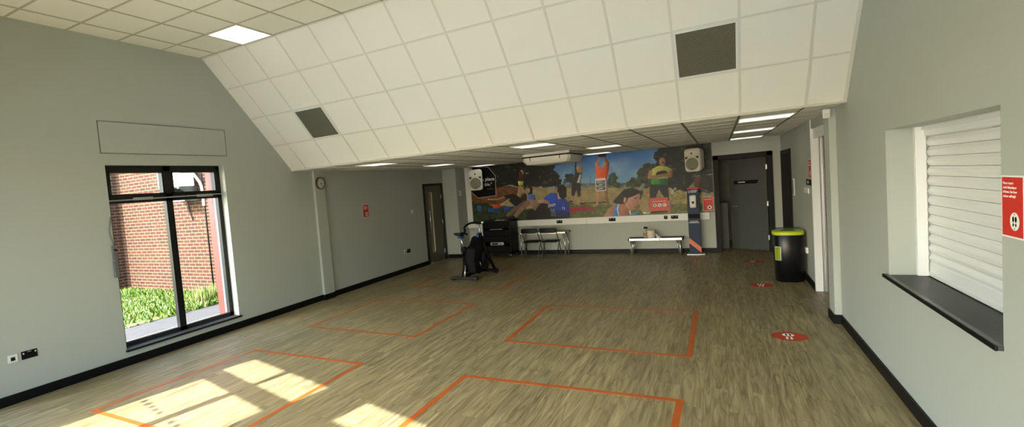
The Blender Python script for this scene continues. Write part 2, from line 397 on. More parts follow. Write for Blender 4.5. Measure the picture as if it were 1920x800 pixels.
# front wall, glazed, behind the camera
def fpt(x, z, d=0):
    nrm = Vector((-FWS, 1, 0)).normalized(); return Vector((x, FW0+FWS*x, z)) + nrm*d
def fbox(bm, x0, x1, z0, z1, d0, d1, mi=0):
    prism(bm, [fpt(x0, z0, d0), fpt(x1, z0, d0), fpt(x1, z1, d0), fpt(x0, z1, d0)], fpt(0, 0, d1)-fpt(0, 0, d0), mi)
UNITS = [-5.86, -3.64, -1.42]               # left edges of three glazed door sets; the third is added for daylight
holes = [(u, u+1.67, 0, 2.78) for u in UNITS]
bm = NB()
us = [-7.0]
for h in holes: fbox(bm, us[-1], h[0], -.1, 4.3, -.25, 0); fbox(bm, h[0], h[1], h[3], 4.3, -.25, 0); us.append(h[1])
fbox(bm, us[-1], 1.4, -.1, 4.3, -.25, 0)
struct(build('wall_front', bm, M['wall']), 'wall with the glazed doors behind the camera')
FROST = mat('frosted_marking', rgb(200,205,205), .7)
for k, u in enumerate(UNITS):
    root = structure_root('door_%d' % (k+1), fpt(u+.83, 0), 'black glazed double door with top lights')
    bm = NB(); d0, d1 = -.16, -.09
    w = 1.67
    for x0, x1, z0, z1 in ((0,.045,0,2.78),(w-.045,w,0,2.78),(.805,.885,2.2,2.78),(0,w,2.655,2.78),(0,w,2.19,2.315),(0,w,0,.05)):
        fbox(bm, u+x0, u+x1, z0, z1, d0, d1)
    build('frame', bm, M['black_frame'], root)
    for a0, a1 in ((.045, .825), (.825, w-.045)):
        bm = NB(); d0, d1 = -.15, -.10
        st = .03 if a0 < .1 else .09
        fbox(bm, u+a0, u+a0+.08, .05, 2.19, d0, d1); fbox(bm, u+a1-st, u+a1, .05, 2.19, d0, d1)
        fbox(bm, u+a0, u+a1, .05, .2, d0, d1); fbox(bm, u+a0, u+a1, 2.16, 2.19, d0, d1)
        leaf = build('door_leaf', bm, M['black_frame'], root)
        bm = NB(); fbox(bm, u+a0+.08, u+a1-st, .2, 2.16, -.128, -.122); build('pane', bm, M['glass'], leaf)
        bm = NB()
        for z in (1.10, 1.68):
            for i in range(5):
                xx = u+a0+.13+i*(a1-a0-.32)/4; fbox(bm, xx, xx+.06, z-.025, z+.025, -.1215, -.1205)
        build('safety_marking', bm, FROST, leaf)
        hx = u+(a1-.045 if a0 < .1 else a0+.045)
        bm = NB(); tube(bm, smooth_path([fpt(hx, .92, -.1), fpt(hx, .94, -.04), fpt(hx, 1.08, -.03), fpt(hx, 1.22, -.04), fpt(hx, 1.24, -.1)]), .012)
        build('handle', bm, M['alu'], leaf)
    bm = NB()
    fbox(bm, u+.045, u+.805, 2.315, 2.655, -.128, -.122); fbox(bm, u+.885, u+w-.045, 2.315, 2.655, -.128, -.122)
    build('top_light', bm, M['glass'], root)

# ------------------------------------------------------------------ left window
root = structure_root('window_1', (-A, (WY0+WY1)/2, WZ0), 'tall black framed window with sunlit brick outside')
FX0, FX1 = -6.87, -6.80
bm = NB()
for y0, y1, z0, z1 in ((WY0,WY0+.07,WZ0,WZ1),(WY1-.07,WY1,WZ0,WZ1),(WY0,WY1,2.505,WZ1),(WY0,WY1,WZ0,.265),(WY0,WY1,2.085,2.185),(4.335,4.435,WZ0,WZ1)):
    box(bm, FX0, FX1, y0, y1, z0, z1)
build('frame', bm, M['black_frame'], root)
for y0, y1 in ((WY0+.07, 4.335), (4.435, WY1-.07)):
    bm = NB()
    for a0, a1, z0, z1 in ((y0, y0+.035, 2.185, 2.505), (y1-.035, y1, 2.185, 2.505), (y0, y1, 2.185, 2.205), (y0, y1, 2.485, 2.505)):
        box(bm, FX0-.01, FX1+.012, a0, a1, z0, z1)
    s = build('vent_sash', bm, M['black_frame'], root)
    bm = NB(); box(bm, -6.838, -6.832, y0+.035, y1-.035, 2.205, 2.485); build('pane', bm, M['glass'], s)
    bm = NB(); box(bm, -6.838, -6.832, y0, y1, .265, 2.085); build('pane', bm, M['glass'], root)
bm = NB(); rod(bm, (-6.775, WY0, 2.125), (-6.775, WY1-.02, 2.145), .008)
for y in (4.0, 4.95):
    box(bm, -6.80, -6.765, y-.13, y+.13, 2.118, 2.155, bev=.004)
build('opening_gear', bm, M['grey_plastic'], root)
bm = NB(); box(bm, FX1-.0, -A+.035, WY0-.015, WY1+.03, .178, .205, bev=.004); build('sill', bm, M['black_frame'], root)
bm = NB(); box(bm, -6.955, FX0, WY1-.035, WY1-.0, WZ0-.03, WZ1); build('outer_lining', bm, M['sky_tint'], root)
bm = NB(); box(bm, -7.10, -6.955, WY1-.035, WY1-.0, WZ0-.03, WZ1); build('cladding', bm, M['red_paint'], root)
r2_ = structure_root('added_window', (-A, 1.55, WZ0), 'unseen black framed side window added for daylight on the right wall')  # unseen window, added to bring daylight onto the right wall
bm = NB()
for y0, y1, z0, z1 in ((1.02,1.08,WZ0,WZ1),(2.02,2.08,WZ0,WZ1),(1.02,2.08,2.52,WZ1),(1.02,2.08,WZ0,.265)): box(bm, FX0, FX1, y0, y1, z0, z1)
build('frame', bm, M['black_frame'], r2_)
bm = NB(); box(bm, -6.838, -6.832, 1.08, 2.02, .265, 2.52); build('pane', bm, M['glass'], r2_)
# winder with its cable
root = thing('window_winder', 'slim grey window winder box on the wall left of the window', 'window winder', (-A, 3.475, 1.15))
bm = NB(); box(bm, -A, -A+.035, 3.452, 3.505, 1.15, 1.36, bev=.008); box(bm, -A, -A+.028, 3.458, 3.512, 1.37, 1.56, bev=.006); build('winder_box', bm, M['winder'], root)
bm = NB(); rod(bm, (-A+.02, 3.488, 1.50), (-A+.05, 3.488, 1.50), .012); build('crank_knob', bm, M['black_plastic'], root)
bm = NB(); tube(bm, smooth_path([(-A+.015, 3.485, 1.55), (-A+.015, 3.455, 1.72), (-A+.015, 3.475, 1.86), (-A+.015, 3.495, 1.93)]), .007); build('cable', bm, M['winder'], root)
# access panel above the window
root = thing('access_panel', 'long thin-edged wall panel above the window', 'panel', (-A, 4.4, 2.72))
q = [at(181,226,x=-A), at(420,243,x=-A), at(425,292,x=-A), at(187,288,x=-A)]
y0, y1, z0, z1 = 3.463, 5.333, 2.723, 3.133
bm = NB(); box(bm, -A, -A+.006, y0+.006, y1-.006, z0+.006, z1-.006); build('board', bm, M['wall'], root)
bm = NB(); holed(bm, 'x', -A, -A+.009, y0, y1, z0, z1, [(y0+.008, y1-.008, z0+.008, z1-.008)]); build('edge_shadow_trim', bm, M['winder'], root)  # darker grey outline paints the thin shadow line round the panel

# ------------------------------------------------------------------ outside
bm = NB(); box(bm, -9.0, -A-WT, -6, 14, -.12, -.02); struct(build('path_ground', bm, M['path']), 'grey tarmac path outside the window')
bm = NB(); box(bm, -30, -9.0, -6, 30, -.12, -.01); struct(build('ground_soil', bm, M['soil']), 'planted ground outside the window')
bm = NB(); prism(bm, [Vector((-30, -30, -.02)), Vector((12, -30, -.02)), fpt(12, -.02, -.26), fpt(-7.14, -.02, -.26), Vector((-9, 1, -.02)), Vector((-9, -6, -.02)), Vector((-30, -6, -.02))], (0,0,-.1))
struct(build('ground_paving', bm, M['paving']), 'unseen paving outside the glazed doors, whitened to bounce light indoors')
bm = NB()
def bricks(x0, x1, y0, y1, z0, z1):
    box(bm, x0, x1, y0, y1, z0, z1)
bricks(-20, -9.38, 7.0, 12.0, -.1, 5.2)
bricks(-20, -12.95, 6.25, 7.0, -.1, 5.2)
for f in bm.faces: f.normal_update(); f.material_index = 1 if abs(f.normal.x) > .7 else 0
tag(build('brick_building', bm, [M['brick_xz'], M['brick_yz']], origin=(-14, 7, 0)), 'sunlit red brick building across the path outside the window', 'building')
bm = NB()
for k in range(9000):
    y = 7.0 - abs(random.gauss(0, .9)); x = random.uniform(-13., -8.95)
    if y < 3.6 or (x > -9.25 and y < 6 and random.random() < .4): continue
    if y > 7.0 and x > -9.3: y -= .2
    hgt = random.uniform(.05, .13) + (.08 if y > 6.6 and random.random() < .5 else 0); a = random.uniform(0, 2*PI); w = random.uniform(.010, .028)
    d = Vector((math.cos(a), math.sin(a), 0)); t = Vector((-d.y, d.x, 0)); le = d*random.uniform(.02, .11)
    b0 = Vector((x, y, -.02))
    v = [bm.verts.new(b0-t*w), bm.verts.new(b0+t*w), bm.verts.new(b0+le*.5+Vector((0,0,hgt*.65))+t*w*.8), bm.verts.new(b0+le+Vector((0,0,hgt))), bm.verts.new(b0+le*.5+Vector((0,0,hgt*.65))-t*w*.8)]
    f = bm.faces.new(v); f.material_index = random.choice((0,0,1,2))
for k in range(900):
    x = random.uniform(-9.5, -9.1); y = random.uniform(6.3, 7.25); hgt = random.uniform(.12, .42); a = random.uniform(0, 2*PI); w = random.uniform(.008, .018)
    d = Vector((math.cos(a), math.sin(a), 0)); t = Vector((-d.y, d.x, 0)); le = d*random.uniform(.02, .1); b0 = Vector((x, y, -.02))
    f = bm.faces.new([bm.verts.new(b0-t*w), bm.verts.new(b0+t*w), bm.verts.new(b0+le+Vector((0,0,hgt)))]); f.material_index = random.choice((0,1,2,2))
g = build('grass', bm, [mat('grass_blade', rgb(70,102,20), .6), mat('grass_blade_light', rgb(96,120,36), .6), mat('grass_blade_dry', rgb(108,110,60), .7)], origin=(-11, 6, 0), normals=False)
tag(g, 'sunlit green grass and weeds along the foot of the brick wall', 'grass'); g['kind'] = 'stuff'
# outdoor unit on the brick wall
root = thing('outdoor_unit', 'white outdoor air unit bracketed high on the brick wall', 'air conditioner', (-10.1, 6.9, 2.42))
bm = NB(); box(bm, -10.52, -9.73, 6.55, 6.88, 2.44, 3.0, bev=.02); build('casing', bm, M['white'], root)
bm = NB()
for x in (-10.42, -9.83): box(bm, x-.03, x+.03, 6.55, 7.0, 2.40, 2.44); prism(bm, [(x-.02, 6.98, 2.40), (x-.02, 6.6, 2.40), (x-.02, 6.98, 2.15)], (.04,0,0))
box(bm, -10.3, -9.75, 6.62, 7.0, 2.13, 2.25); build('bracket', bm, M['steel_grey'], root)
bm = NB(); tube(bm, smooth_path([(-9.72, 6.7, 2.8), (-9.62, 6.7, 2.78), (-9.6, 6.85, 2.6), (-9.62, 6.96, 2.4), (-9.62, 6.97, 2.0)]), .03); build('pipe', bm, M['white'], root)
bm = NB(); tube(bm, [(-9.62, 6.985, 3.6), (-9.62, 6.985, .2)], .012); tube(bm, smooth_path([(-10.15, 6.97, 2.15), (-10.14, 6.97, 1.95), (-10.05, 6.97, 1.7)]), .012); build('cable', bm, M['black_plastic'], root)

# ------------------------------------------------------------------ floor markings
def tape(label, corners, w=.052, open_side=False):
    """orange tape square; corners in order, outer edge"""
    cx_ = sum(c[0] for c in corners)/4; cy_ = sum(c[1] for c in corners)/4
    bm = NB(); out = [Vector((c[0], c[1], 0)) for c in corners]; n = len(out)
    inn = []
    for i in range(n):
        e0 = (out[i]-out[i-1]).normalized(); e1 = (out[(i+1) % n]-out[i]).normalized()
        n0 = Vector((-e0.y, e0.x, 0)); n1 = Vector((-e1.y, e1.x, 0)); b = (n0+n1).normalized()
        if (Vector((cx_, cy_, 0))-out[i]).dot(b) < 0: b = -b
        inn.append(out[i] + b*w/max(.3, abs(b.dot(n1))))
    for i in range(n):
        j = (i+1) % n; prism(bm, [out[i], out[j], inn[j], inn[i]], (0,0,.0015))
    tag(build('floor_tape', bm, M['orange_tape'], origin=(cx_, cy_, 0)), label, 'floor marking', 'orange tape squares on the floor')
tape('orange tape square on the floor beside the right-hand wall stickers, nearest the camera', [(-.322,4.553),(-2.36,4.51),(-2.39,2.5),(-.36,2.5)], .056)
tape('orange tape square in the middle of the floor with one kinked corner edge', [(-.30,7.562),(-2.41,7.523),(-2.366,5.649),(-.308,5.637)])
tape('orange tape square on the floor between the window wall and middle square, clear of sunlight', [(-3.555,7.431),(-5.545,7.468),(-5.533,5.559),(-3.572,5.524)])
tape('orange tape square crossed by sunlight patches near the window', [(-3.639,4.493),(-5.463,4.496),(-5.56,2.487),(-3.60,2.47)])
tape('orange tape square under the exercise bike', [(-3.545,10.47),(-5.60,10.53),(-5.504,8.532),(-3.576,8.519)])
def sticker(x, y, r, label, full=True):
    root = thing('floor_sticker', label, 'floor sticker', (x, y, 0), 'round red floor stickers')
    bm = NB(); lathe(bm, [(r, 0), (r, .0012)], 40, (x, y, 0), smooth=False); build('disc', bm, M['red'], root)
    bm = NB()
    prism(bm, disc_pts((x-.01, y+.045, .0012), (1,0,0), (0,1,0), r*.34, r*.34, 24), (0,0,.0006))
    for s in (-1, 1): prism(bm, disc_pts((x+s*.02-.01, y-.075, .0012), (1,0,0), (0,1,0), .012, .05, 14), (0,0,.0006))
    build('footprint_icon', bm, M['paper'], root)
    bm = NB()
    for s in (-1, 1):
        prism(bm, disc_pts((x+s*.018-.01, y+.055, .0018), (1,0,0), (0,1,0), .010, .026, 14), (0,0,.0005)); prism(bm, disc_pts((x+s*.018-.01, y+.01, .0018), (1,0,0), (0,1,0), .008, .012, 12), (0,0,.0005))
    build('footprints', bm, M['black_plastic'], root)
sticker(.615, 6.62, .165, 'round red floor sticker in the open, nearest the hatch')
sticker(.535, 9.40, .16, 'round red floor sticker level with the black bin')
sticker(.54, 11.72, .16, 'faint round red floor sticker before the grey back door')

# ------------------------------------------------------------------ ceiling fittings
def light(x0, y0, z, label):
    root = thing('ceiling_light', label, 'ceiling light', (x0+T/2, y0+.3, z), 'square ceiling lights')
    x1, y1 = x0+T, y0+.6
    bm = NB(); holed(bm, 'z', z-.008, z-.0005, x0+.006, x1-.006, y0+.006, y1-.006, [(x0+.022, x1-.022, y0+.022, y1-.022)]); build('frame', bm, M['white'], root)
    bm = NB(); box(bm, x0+.022, x1-.022, y0+.022, y1-.022, z-.007, z-.0015); build('diffuser', bm, M['lamp'], root)
    return root
light(GX+T, GY+2*T, H1, 'square lit panel in the upper ceiling by the top of the slope')
l0 = light(GX+T, Y2+.6, H2, 'lit ceiling panel nearest the clock pilaster')
specs = [(1, 3.0, 'lit ceiling panel above the left wall between clock and door'), (1, 5.4, 'lit ceiling panel directly above the left speaker'),
         (6, .6, 'lit ceiling panel in front of the ceiling air unit'), (7, 3.0, 'lit ceiling panel just right of the ceiling air unit'), (6, 5.4, 'lit ceiling panel above the man in orange on the mural'),
         (11, .6, 'lit ceiling panel by the right wall, first of three from the slope'), (11, 3.0, 'lit ceiling panel by the right wall, middle of three'), (11, 5.4, 'lit ceiling panel by the right wall, nearest the back door')]
for i, dy, lb in specs: dup(l0, (GX+T*i+T/2, Y2+dy+.3, H2), lb)
def vent(i, label):
    x0 = GX+T*i; root = thing('ceiling_vent', label, 'vent', slope_pt(x0+T/2, 1.4665), 'dark vents in the sloping ceiling')
    bm = NB(); uvl = None
    for a0, a1, b0, b1 in ((x0+.012, x0+T-.012, 1.18, 1.20), (x0+.012, x0+T-.012, 1.733, 1.753), (x0+.012, x0+.032, 1.2, 1.733), (x0+T-.032, x0+T-.012, 1.2, 1.733)): slope_box(bm, a0, a1, b0, b1, .0005, .012)
    build('frame', bm, M['white'], root)
    bm = NB(); slope_box(bm, x0+.032, x0+T-.032, 1.2, 1.733, .0005, .007)
    uv = bm.loops.layers.uv.new('UVMap')
    for f in bm.faces:
        for lp in f.loops: lp[uv].uv = (lp.vert.co.x, (lp.vert.co-Vector((0,Y1,H1))).dot(SD))
    build('mesh_panel', bm, M['vent'], root)
vent(1, 'dark mesh vent low on the slope near the left wall')
vent(10, 'dark mesh vent on the slope above the right half of the mural')
# cassette air unit
root = thing('ceiling_air_unit', 'white boxy air conditioning unit hanging from the lower ceiling', 'air conditioner', (-2.9, 10.2, 2.24))
X0, X1, Yf, Yr = -3.38, -2.43, 9.70, 10.75
bm = NB(); box(bm, X0+.01, X1-.01, Yf+.01, Yr-.01, 2.435, H2, bev=.006); build('housing', bm, M['offwhite'], root)
bm = NB(); box(bm, X0-.001, X1+.001, Yf-.001, Yr+.001, 2.408, 2.432); build('shadow_gap', bm, M['black_plastic'], root)  # solid black band painted in for the shade of the gap
bm = NB()
lo, hi = 2.335, 2.414
c8 = lambda z, i, k: [(X0+i+k, Yf+i, z), (X1-i-k, Yf+i, z), (X1-i, Yf+i+k, z), (X1-i, Yr-i-k, z), (X1-i-k, Yr-i, z), (X0+i+k, Yr-i, z), (X0+i, Yr-i-k, z), (X0+i, Yf+i+k, z)]
rings = [[bm.verts.new(v) for v in c8(z, i, k)] for z, i, k in ((hi, 0, .05), (lo, .003, .05), (2.275, .045, .06), (2.25, .24, .08))]
for r0, r1 in zip(rings[:-1], rings[1:]):
    for k in range(8): bm.faces.new((r0[k], r0[(k+1) % 8], r1[(k+1) % 8], r1[k]))
bm.faces.new(rings[0]); bm.faces.new(rings[-1][::-1]); build('fascia', bm, M['offwhite'], root)
bm = NB()
for x in (X0+.16, X1-.20): box(bm, x-.006, x+.006, Yf-.003, Yf+.01, lo+.01, hi)
box(bm, X0+.3, X1-.3, Yf+.3, Yr-.3, 2.250, 2.256); build('louvre_joint', bm, M['black_plastic'], root)

# ------------------------------------------------------------------ hatch in the right wall
root = thing('roller_shutter', 'white slatted roller shutter closing the serving hatch', 'shutter', (1.43, 4.4, .93))
bm = NB()
SXP = 1.432; pitch = .0755; z = 1.045; prof = []
while z < 2.03:
    for k in range(8):
        t = k/7; prof.append((SXP - .016*math.sin(PI*min(1, t*1.08)) - (.004 if k == 0 else 0), z+pitch*.885*t))
    prof.append((SXP+.024, z+pitch*.90)); prof.append((SXP+.024, z+pitch*.985)); z += pitch
for (xa, za), (xb, zb) in zip(prof[:-1], prof[1:]):
    v = [bm.verts.new(p_) for p_ in ((xa, HY0-.06, za), (xa, HY1-.03, za), (xb, HY1-.03, zb), (xb, HY0-.06, zb))]; f = bm.faces.new(v)
bmesh.ops.remove_doubles(bm, verts=bm.verts[:], dist=1e-5)
bmesh.ops.solidify(bm, geom=bm.faces[:], thickness=.002)
build('slat_curtain', bm, M['white_gloss'], root)
bm = NB(); box(bm, SXP-.014, SXP+.012, HY0-.05, HY1-.03, .945, 1.045, bev=.003); box(bm, SXP-.022, SXP+.012, HY0-.05, HY1-.03, .935, .965, bev=.003); build('bottom_rail', bm, M['white_gloss'], root)
bm = NB(); box(bm, 1.348, 1.412, HY1-.05, HY1-.001, .931, HZ1, bev=.003); box(bm, 1.445, 1.46, HY1-.05, HY1-.001, .931, HZ1); box(bm, 1.41, 1.446, HY1-.012, HY1-.001, .931, HZ1); build('guide_rail', bm, M['white_gloss'], root)
bm = NB(); box(bm, 1.40, 1.47, HY0, HY1-.05, 2.03, HZ1-.012, bev=.004); box(bm, 1.385, 1.40, HY0, HY1-.05, 2.075, HZ1); build('head_rail', bm, M['white_gloss'], root)
root = thing('counter_shelf', 'dark grey shelf along the foot of the serving hatch', 'shelf', (1.3, 4.4, .905))
bm = NB(); box(bm, B-.024, 1.47, HY0-.004, HY1+.04, .905, .93); build('board', bm, M['sill'], root)
bm = NB(); box(bm, B-.034, B-.022, HY0-.010, HY1+.05, .903, .932, bev=.005); build('edge_strip', bm, M['black'], root)

# posters on A4 paper: planes given by origin, reading direction and up
def poster(name, label, o, ux, uy, w, h, cat='poster', group=None, lines=(), icon=None, size=.012, border=.008, col=None, tx=.1, ty=.88, lead=1.25):
    o, ux, uy = Vector(o), Vector(ux).normalized(), Vector(uy).normalized(); n = ux.cross(uy)
    root = thing(name, label, cat, o, group); P = lambda u, v, d: o+ux*u+uy*v+n*d
    def slab(bm, u0, u1, v0, v1, d0, d1): prism(bm, [P(u0,v0,d0), P(u1,v0,d0), P(u1,v1,d0), P(u0,v1,d0)], n*(d1-d0))
    bm = NB(); slab(bm, 0, w, 0, h, 0, .003); build('sheet', bm, M['paper'], root)
    bm = NB(); slab(bm, border, w-border, border, h-border, .003, .0036); build('print', bm, col or M['red_poster'], root)
    bars = [q for q in lines if not isinstance(q, str)]
    if bars:                        # writing too small to read in the photo: rows of tiny strokes
        bm = NB(); rr = random.Random(len(label))
        for i, fr in enumerate(bars):
            u = w*tx; v = h*ty-i*size*lead
            while u < w*(tx+fr):
                sw = size*rr.uniform(.3, .75); slab(bm, u, min(u+sw, w*(tx+fr)), v, v+size*rr.uniform(.5, .7), .0036, .0041); u += sw+size*rr.choice((.12, .12, .35))
        build('lettering', bm, M['paper'], root)
    for i, s in enumerate([q for q in lines if isinstance(q, str)]): text('lettering', s, size, M['paper'], root, P(w*tx, h*ty-i*size*lead, .0038), ux, uy, bold=size*.012)
    if icon:
        iu, iv, r = icon
        bm = NB(); prism(bm, disc_pts(P(iu*w, iv*h, .0036), ux, uy, r, r, 28), n*.0006); build('icon_disc', bm, M['paper'], root)
    return root, P, n, ux, uy
TXT = ['Please respect', 'social distancing at', 'all times. Our floor', 'stickers will help!']
r_, P, n, ux, uy = poster('notice_poster', 'red social distancing notice on the wall beside the shutter', (B, 3.452, 1.477), (0,-1,0), (0,0,1), .205, .292, lines=TXT, size=.0165, icon=(.60, .27, .042), tx=.09, ty=.86)
bm = NB()
for s in (-1, 1):
    c = P(.6*.205+s*.0115, .27*.292, .0043)
    prism(bm, disc_pts(c+uy*.010, ux, uy, .0085, .014, 16), n*.0004); prism(bm, disc_pts(c-uy*.016, ux, uy, .0065, .008, 14), n*.0004)
for s in (-1, 1): prism(bm, disc_pts(P(.6*.205, .27*.292+s*.033, .0043), ux, uy, .004, .003, 8), n*.0004)
build('footprints', bm, M['black_plastic'], r_)
r_, P, n, ux, uy = poster('notice_poster', 'small red notice on the left wall between clock and door', (-A, 8.662, 1.462), (0,1,0), (0,0,1), .21, .28, lines=[.5, .72, .6], size=.02, icon=(.62, .25, .042), tx=.12, ty=.82)
bm = NB(); prism(bm, disc_pts(P(.62*.21, .25*.28, .0043), ux, uy, .018, .022, 16), n*.0004); build('symbol', bm, M['black_plastic'], r_)
r_, P, n, ux, uy = poster('notice_poster', 'red notice under the right speaker, just right of the sanitiser stand', (-.322, YB-.034, .955), (1,0,0), (0,0,1), .215, .32, icon=(.62, .25, .045), lines=[.72], size=.026, tx=.12, ty=.8)
bm = NB(); prism(bm, [P(.62*.215-.016, .062, .0043), P(.62*.215+.016, .062, .0043), P(.62*.215+.02, .08, .0043), P(.62*.215, .106, .0043), P(.62*.215-.02, .08, .0043)], n*.0004); build('symbol', bm, M['black_plastic'], r_)
r_, P, n, ux, uy = poster('notice_poster', 'red notice with three white round symbols over the mural woman in black trousers', (-1.445, YB-.034, 1.005), (1,0,0), (0,0,1), .405, .318, border=.0, col=mat('coral_print', rgb(205,88,68), .5))
bm = NB()
for u in (.12, .225, .33): prism(bm, disc_pts(P(u, .14, .0036), ux, uy, .043, .043, 24), n*.0006)
prism(bm, [P(.06, .225, .0036), P(.36, .225, .0036), P(.36, .235, .0036), P(.06, .235, .0036)], n*.0005)
build('icon_disc', bm, M['paper'], r_)
bm = NB()
prism(bm, disc_pts(P(.12, .15, .0043), ux, uy, .012, .016, 12), n*.0004); prism(bm, disc_pts(P(.12, .122, .0043), ux, uy, .016, .008, 12), n*.0004)
prism(bm, [P(.205, .16, .0043), P(.215, .166, .0043), P(.245, .118, .0043), P(.235, .112, .0043)], n*.0004)
for k in range(9):
    a = PI*.1+k*PI*1.5/9; prism(bm, [P(.33+math.cos(t_)*rr, .14+math.sin(t_)*rr, .0043) for rr, t_ in ((.018, a), (.026, a), (.026, a+.5), (.018, a+.5))], n*.0004)
build('symbol', bm, M['black_plastic'], r_)
r_, P, n, ux, uy = poster('leaflet', 'white leaflet with dark photos stuck over the mural man in orange', (-2.66, YB-.034, 1.575), (1,0,0), (0,0,1), .245, .315, cat='poster', border=.0, col=M['paper'])
bm = NB()
for v0, v1 in ((.02, .105), (.115, .20), (.21, .255)): prism(bm, [P(.015, v0, .0036), P(.23, v0, .0036), P(.23, v1, .0036), P(.015, v1, .0036)], n*.0005)
build('print_photos', bm, mat('leaflet_photo', rgb(60,66,66), .5), r_)
bm = NB()
for v, u0 in ((.05, .02), (.075, .06), (.14, .015), (.17, .07), (.232, .03)): prism(bm, [P(u0, v-.004, .0041), P(u0+.06, v-.011, .0041), P(u0+.15, v-.003, .0041), P(u0+.15, v+.003, .0041), P(u0+.07, v+.004, .0041), P(u0, v+.006, .0041)], n*.0004)
build('print_highlight', bm, M['paper'], r_)
r_, P, n, ux, uy = poster('notice_poster', 'red notice on the alcove wall above the black key switch', (B, 9.31, 1.655), (0,-1,0), (0,0,1), .215, .275, icon=(.6,.25,.04), lines=[.6, .7], size=.03, tx=.1, ty=.78)

# ------------------------------------------------------------------ switches, sockets, clock
def plate(name, label, cat, o, ux, uy, w, h, m, d=.012, group=None):
    o, ux, uy = Vector(o), Vector(ux), Vector(uy); n = ux.cross(uy); P = lambda u, v, q: o+ux*u+uy*v+n*q
    root = thing(name, label, cat, o, group)
    bm = NB(); prism(bm, [P(0,0,0), P(w,0,0), P(w,h,0), P(0,h,0)], n*d); 
    es = [e for e in bm.edges]; bmesh.ops.bevel(bm, geom=es, offset=.0025, segments=1, affect='EDGES')
    build('faceplate', bm, m, root)
    def rect(nm, u0, u1, v0, v1, mm, q=.003):
        bm = NB(); prism(bm, [P(u0,v0,d), P(u1,v0,d), P(u1,v1,d), P(u0,v1,d)], n*q); build(nm, bm, mm, root)
    return root, rect
LY, LZ = (0,1,0), (0,0,1)
r_, R = plate('data_socket', 'white framed data socket on the left wall at lower left', 'socket', (-A, 2.277, .442), LY, LZ, .087, .086, M['white'])
R('port', .024, .063, .022, .058, M['black_plastic']); R('label_strip', .024, .063, .06, .066, M['grey_plastic'])
r_, R = plate('double_socket', 'black double power socket on the left wall beside the white data socket', 'socket', (-A, 2.399, .445), LY, LZ, .147, .087, M['black_plastic'])
R('rocker_switch', .012, .024, .056, .072, M['white']); R('rocker_switch', .123, .135, .056, .072, M['white']); R('label_strip', .055, .09, .072, .079, M['grey_plastic'])
r_, R = plate('double_socket', 'black double socket low on the left wall near the door', 'socket', (-A, 10.27, .455), LY, LZ, .15, .087, M['black_plastic'])
R('rocker_switch', .02, .03, .055, .07, M['white'])
r_, R = plate('data_socket', 'white data socket low on the left wall near the door', 'socket', (-A, 10.15, .455), LY, LZ, .087, .087, M['white']); R('port', .025, .062, .02, .06, M['black_plastic'])
r_, R = plate('light_switch', 'white light switch on the left wall just before the door', 'switch', (-A, 10.60, 1.40), LY, LZ, .11, .09, M['white']); R('rocker', .04, .065, .025, .065, M['offwhite'])
r_, R = plate('light_switch', 'white switch on the side of the boxed corner', 'switch', (-6.27, 12.57, 1.71), LY, LZ, .12, .15, M['white']); R('rocker', .045, .075, .05, .1, M['offwhite'])
RY = (0,-1,0)
r_, R = plate('key_switch', 'black switch with a white centre beside the narrow opening', 'switch', (B, 9.54, 1.545), RY, LZ, .40, .085, M['black_plastic']); R('key_button', .14, .24, .025, .06, M['white'])
r_, R = plate('light_switch', 'white switch plate just below the black key switch', 'switch', (B, 9.79, 1.415), RY, LZ, .42, .085, M['white']); R('rocker', .16, .26, .025, .06, M['offwhite'])
r_, R = plate('wall_socket', 'white socket low on the alcove wall behind the bin', 'socket', (B, 9.80, .465), RY, LZ, .15, .09, M['white'], .03); R('rocker_switch', .03, .06, .05, .075, M['offwhite'])
r_, R = plate('door_sign', 'narrow white framed sign beside the dark right-hand door', 'sign', (B, 11.22, 1.30), RY, LZ, .22, .31, M['white'], .012); R('sign_face', .02, .20, .03, .28, M['grey_plastic'], .002)
# clock
CYc, CZc, CXc = 7.335, 2.238, -A+.055
root = thing('wall_clock', 'round silver rimmed clock high on the pilaster', 'clock', (CXc, CYc, CZc))
def xlathe(bm, prof, c, seg=36):
    lathe(bm, prof, seg)
    Mx = Matrix.Translation(c) @ Matrix.Rotation(PI/2, 4, 'Y'); bmesh.ops.transform(bm, matrix=Mx, verts=bm.verts[:])
bm = NB(); xlathe(bm, [(.10, .0), (.118, .004), (.118, .03), (.108, .04), (.100, .03), (.099, .022)], (CXc, CYc, CZc)); build('rim', bm, mat('clock_rim', rgb(86,84,66), .35, .6), root)
bm = NB(); xlathe(bm, [(.0995, .02), (.0995, .026)], (CXc, CYc, CZc)); build('dial', bm, M['clock_face'], root)
bm = NB()
for k in range(12):
    a = k*PI/6; c = Vector((CXc+.0265, CYc+math.sin(a)*.082, CZc+math.cos(a)*.082)); d = Vector((0, math.sin(a), math.cos(a))); t = Vector((0, math.cos(a), -math.sin(a)))
    prism(bm, [c-d*.01-t*.004, c-d*.01+t*.004, c+d*.01+t*.004, c+d*.01-t*.004], (.0008,0,0))
build('hour_marks', bm, M['black_plastic'], root)
for nm, a, ln, w in (('hour_hand', 1.78, .05, .005), ('minute_hand', 2.6, .075, .0035)):
    bm = NB(); d = Vector((0, math.sin(a), math.cos(a))); t = Vector((0, math.cos(a), -math.sin(a))); c = Vector((CXc+.028, CYc, CZc))
    prism(bm, [c-d*.012-t*w, c-d*.012+t*w, c+d*ln+t*w*.6, c+d*ln-t*w*.6], (.001,0,0)); build(nm, bm, M['black_plastic'], root)
bm = NB(); box(bm, PX-.055, PX+.015, 7.20, 7.26, 2.37, 2.475, bev=.012)
root = thing('motion_sensor', 'small white sensor at the top corner of the right pilaster', 'sensor', (PX-.02, 7.23, 2.37)); build('body', bm, M['white'], root)
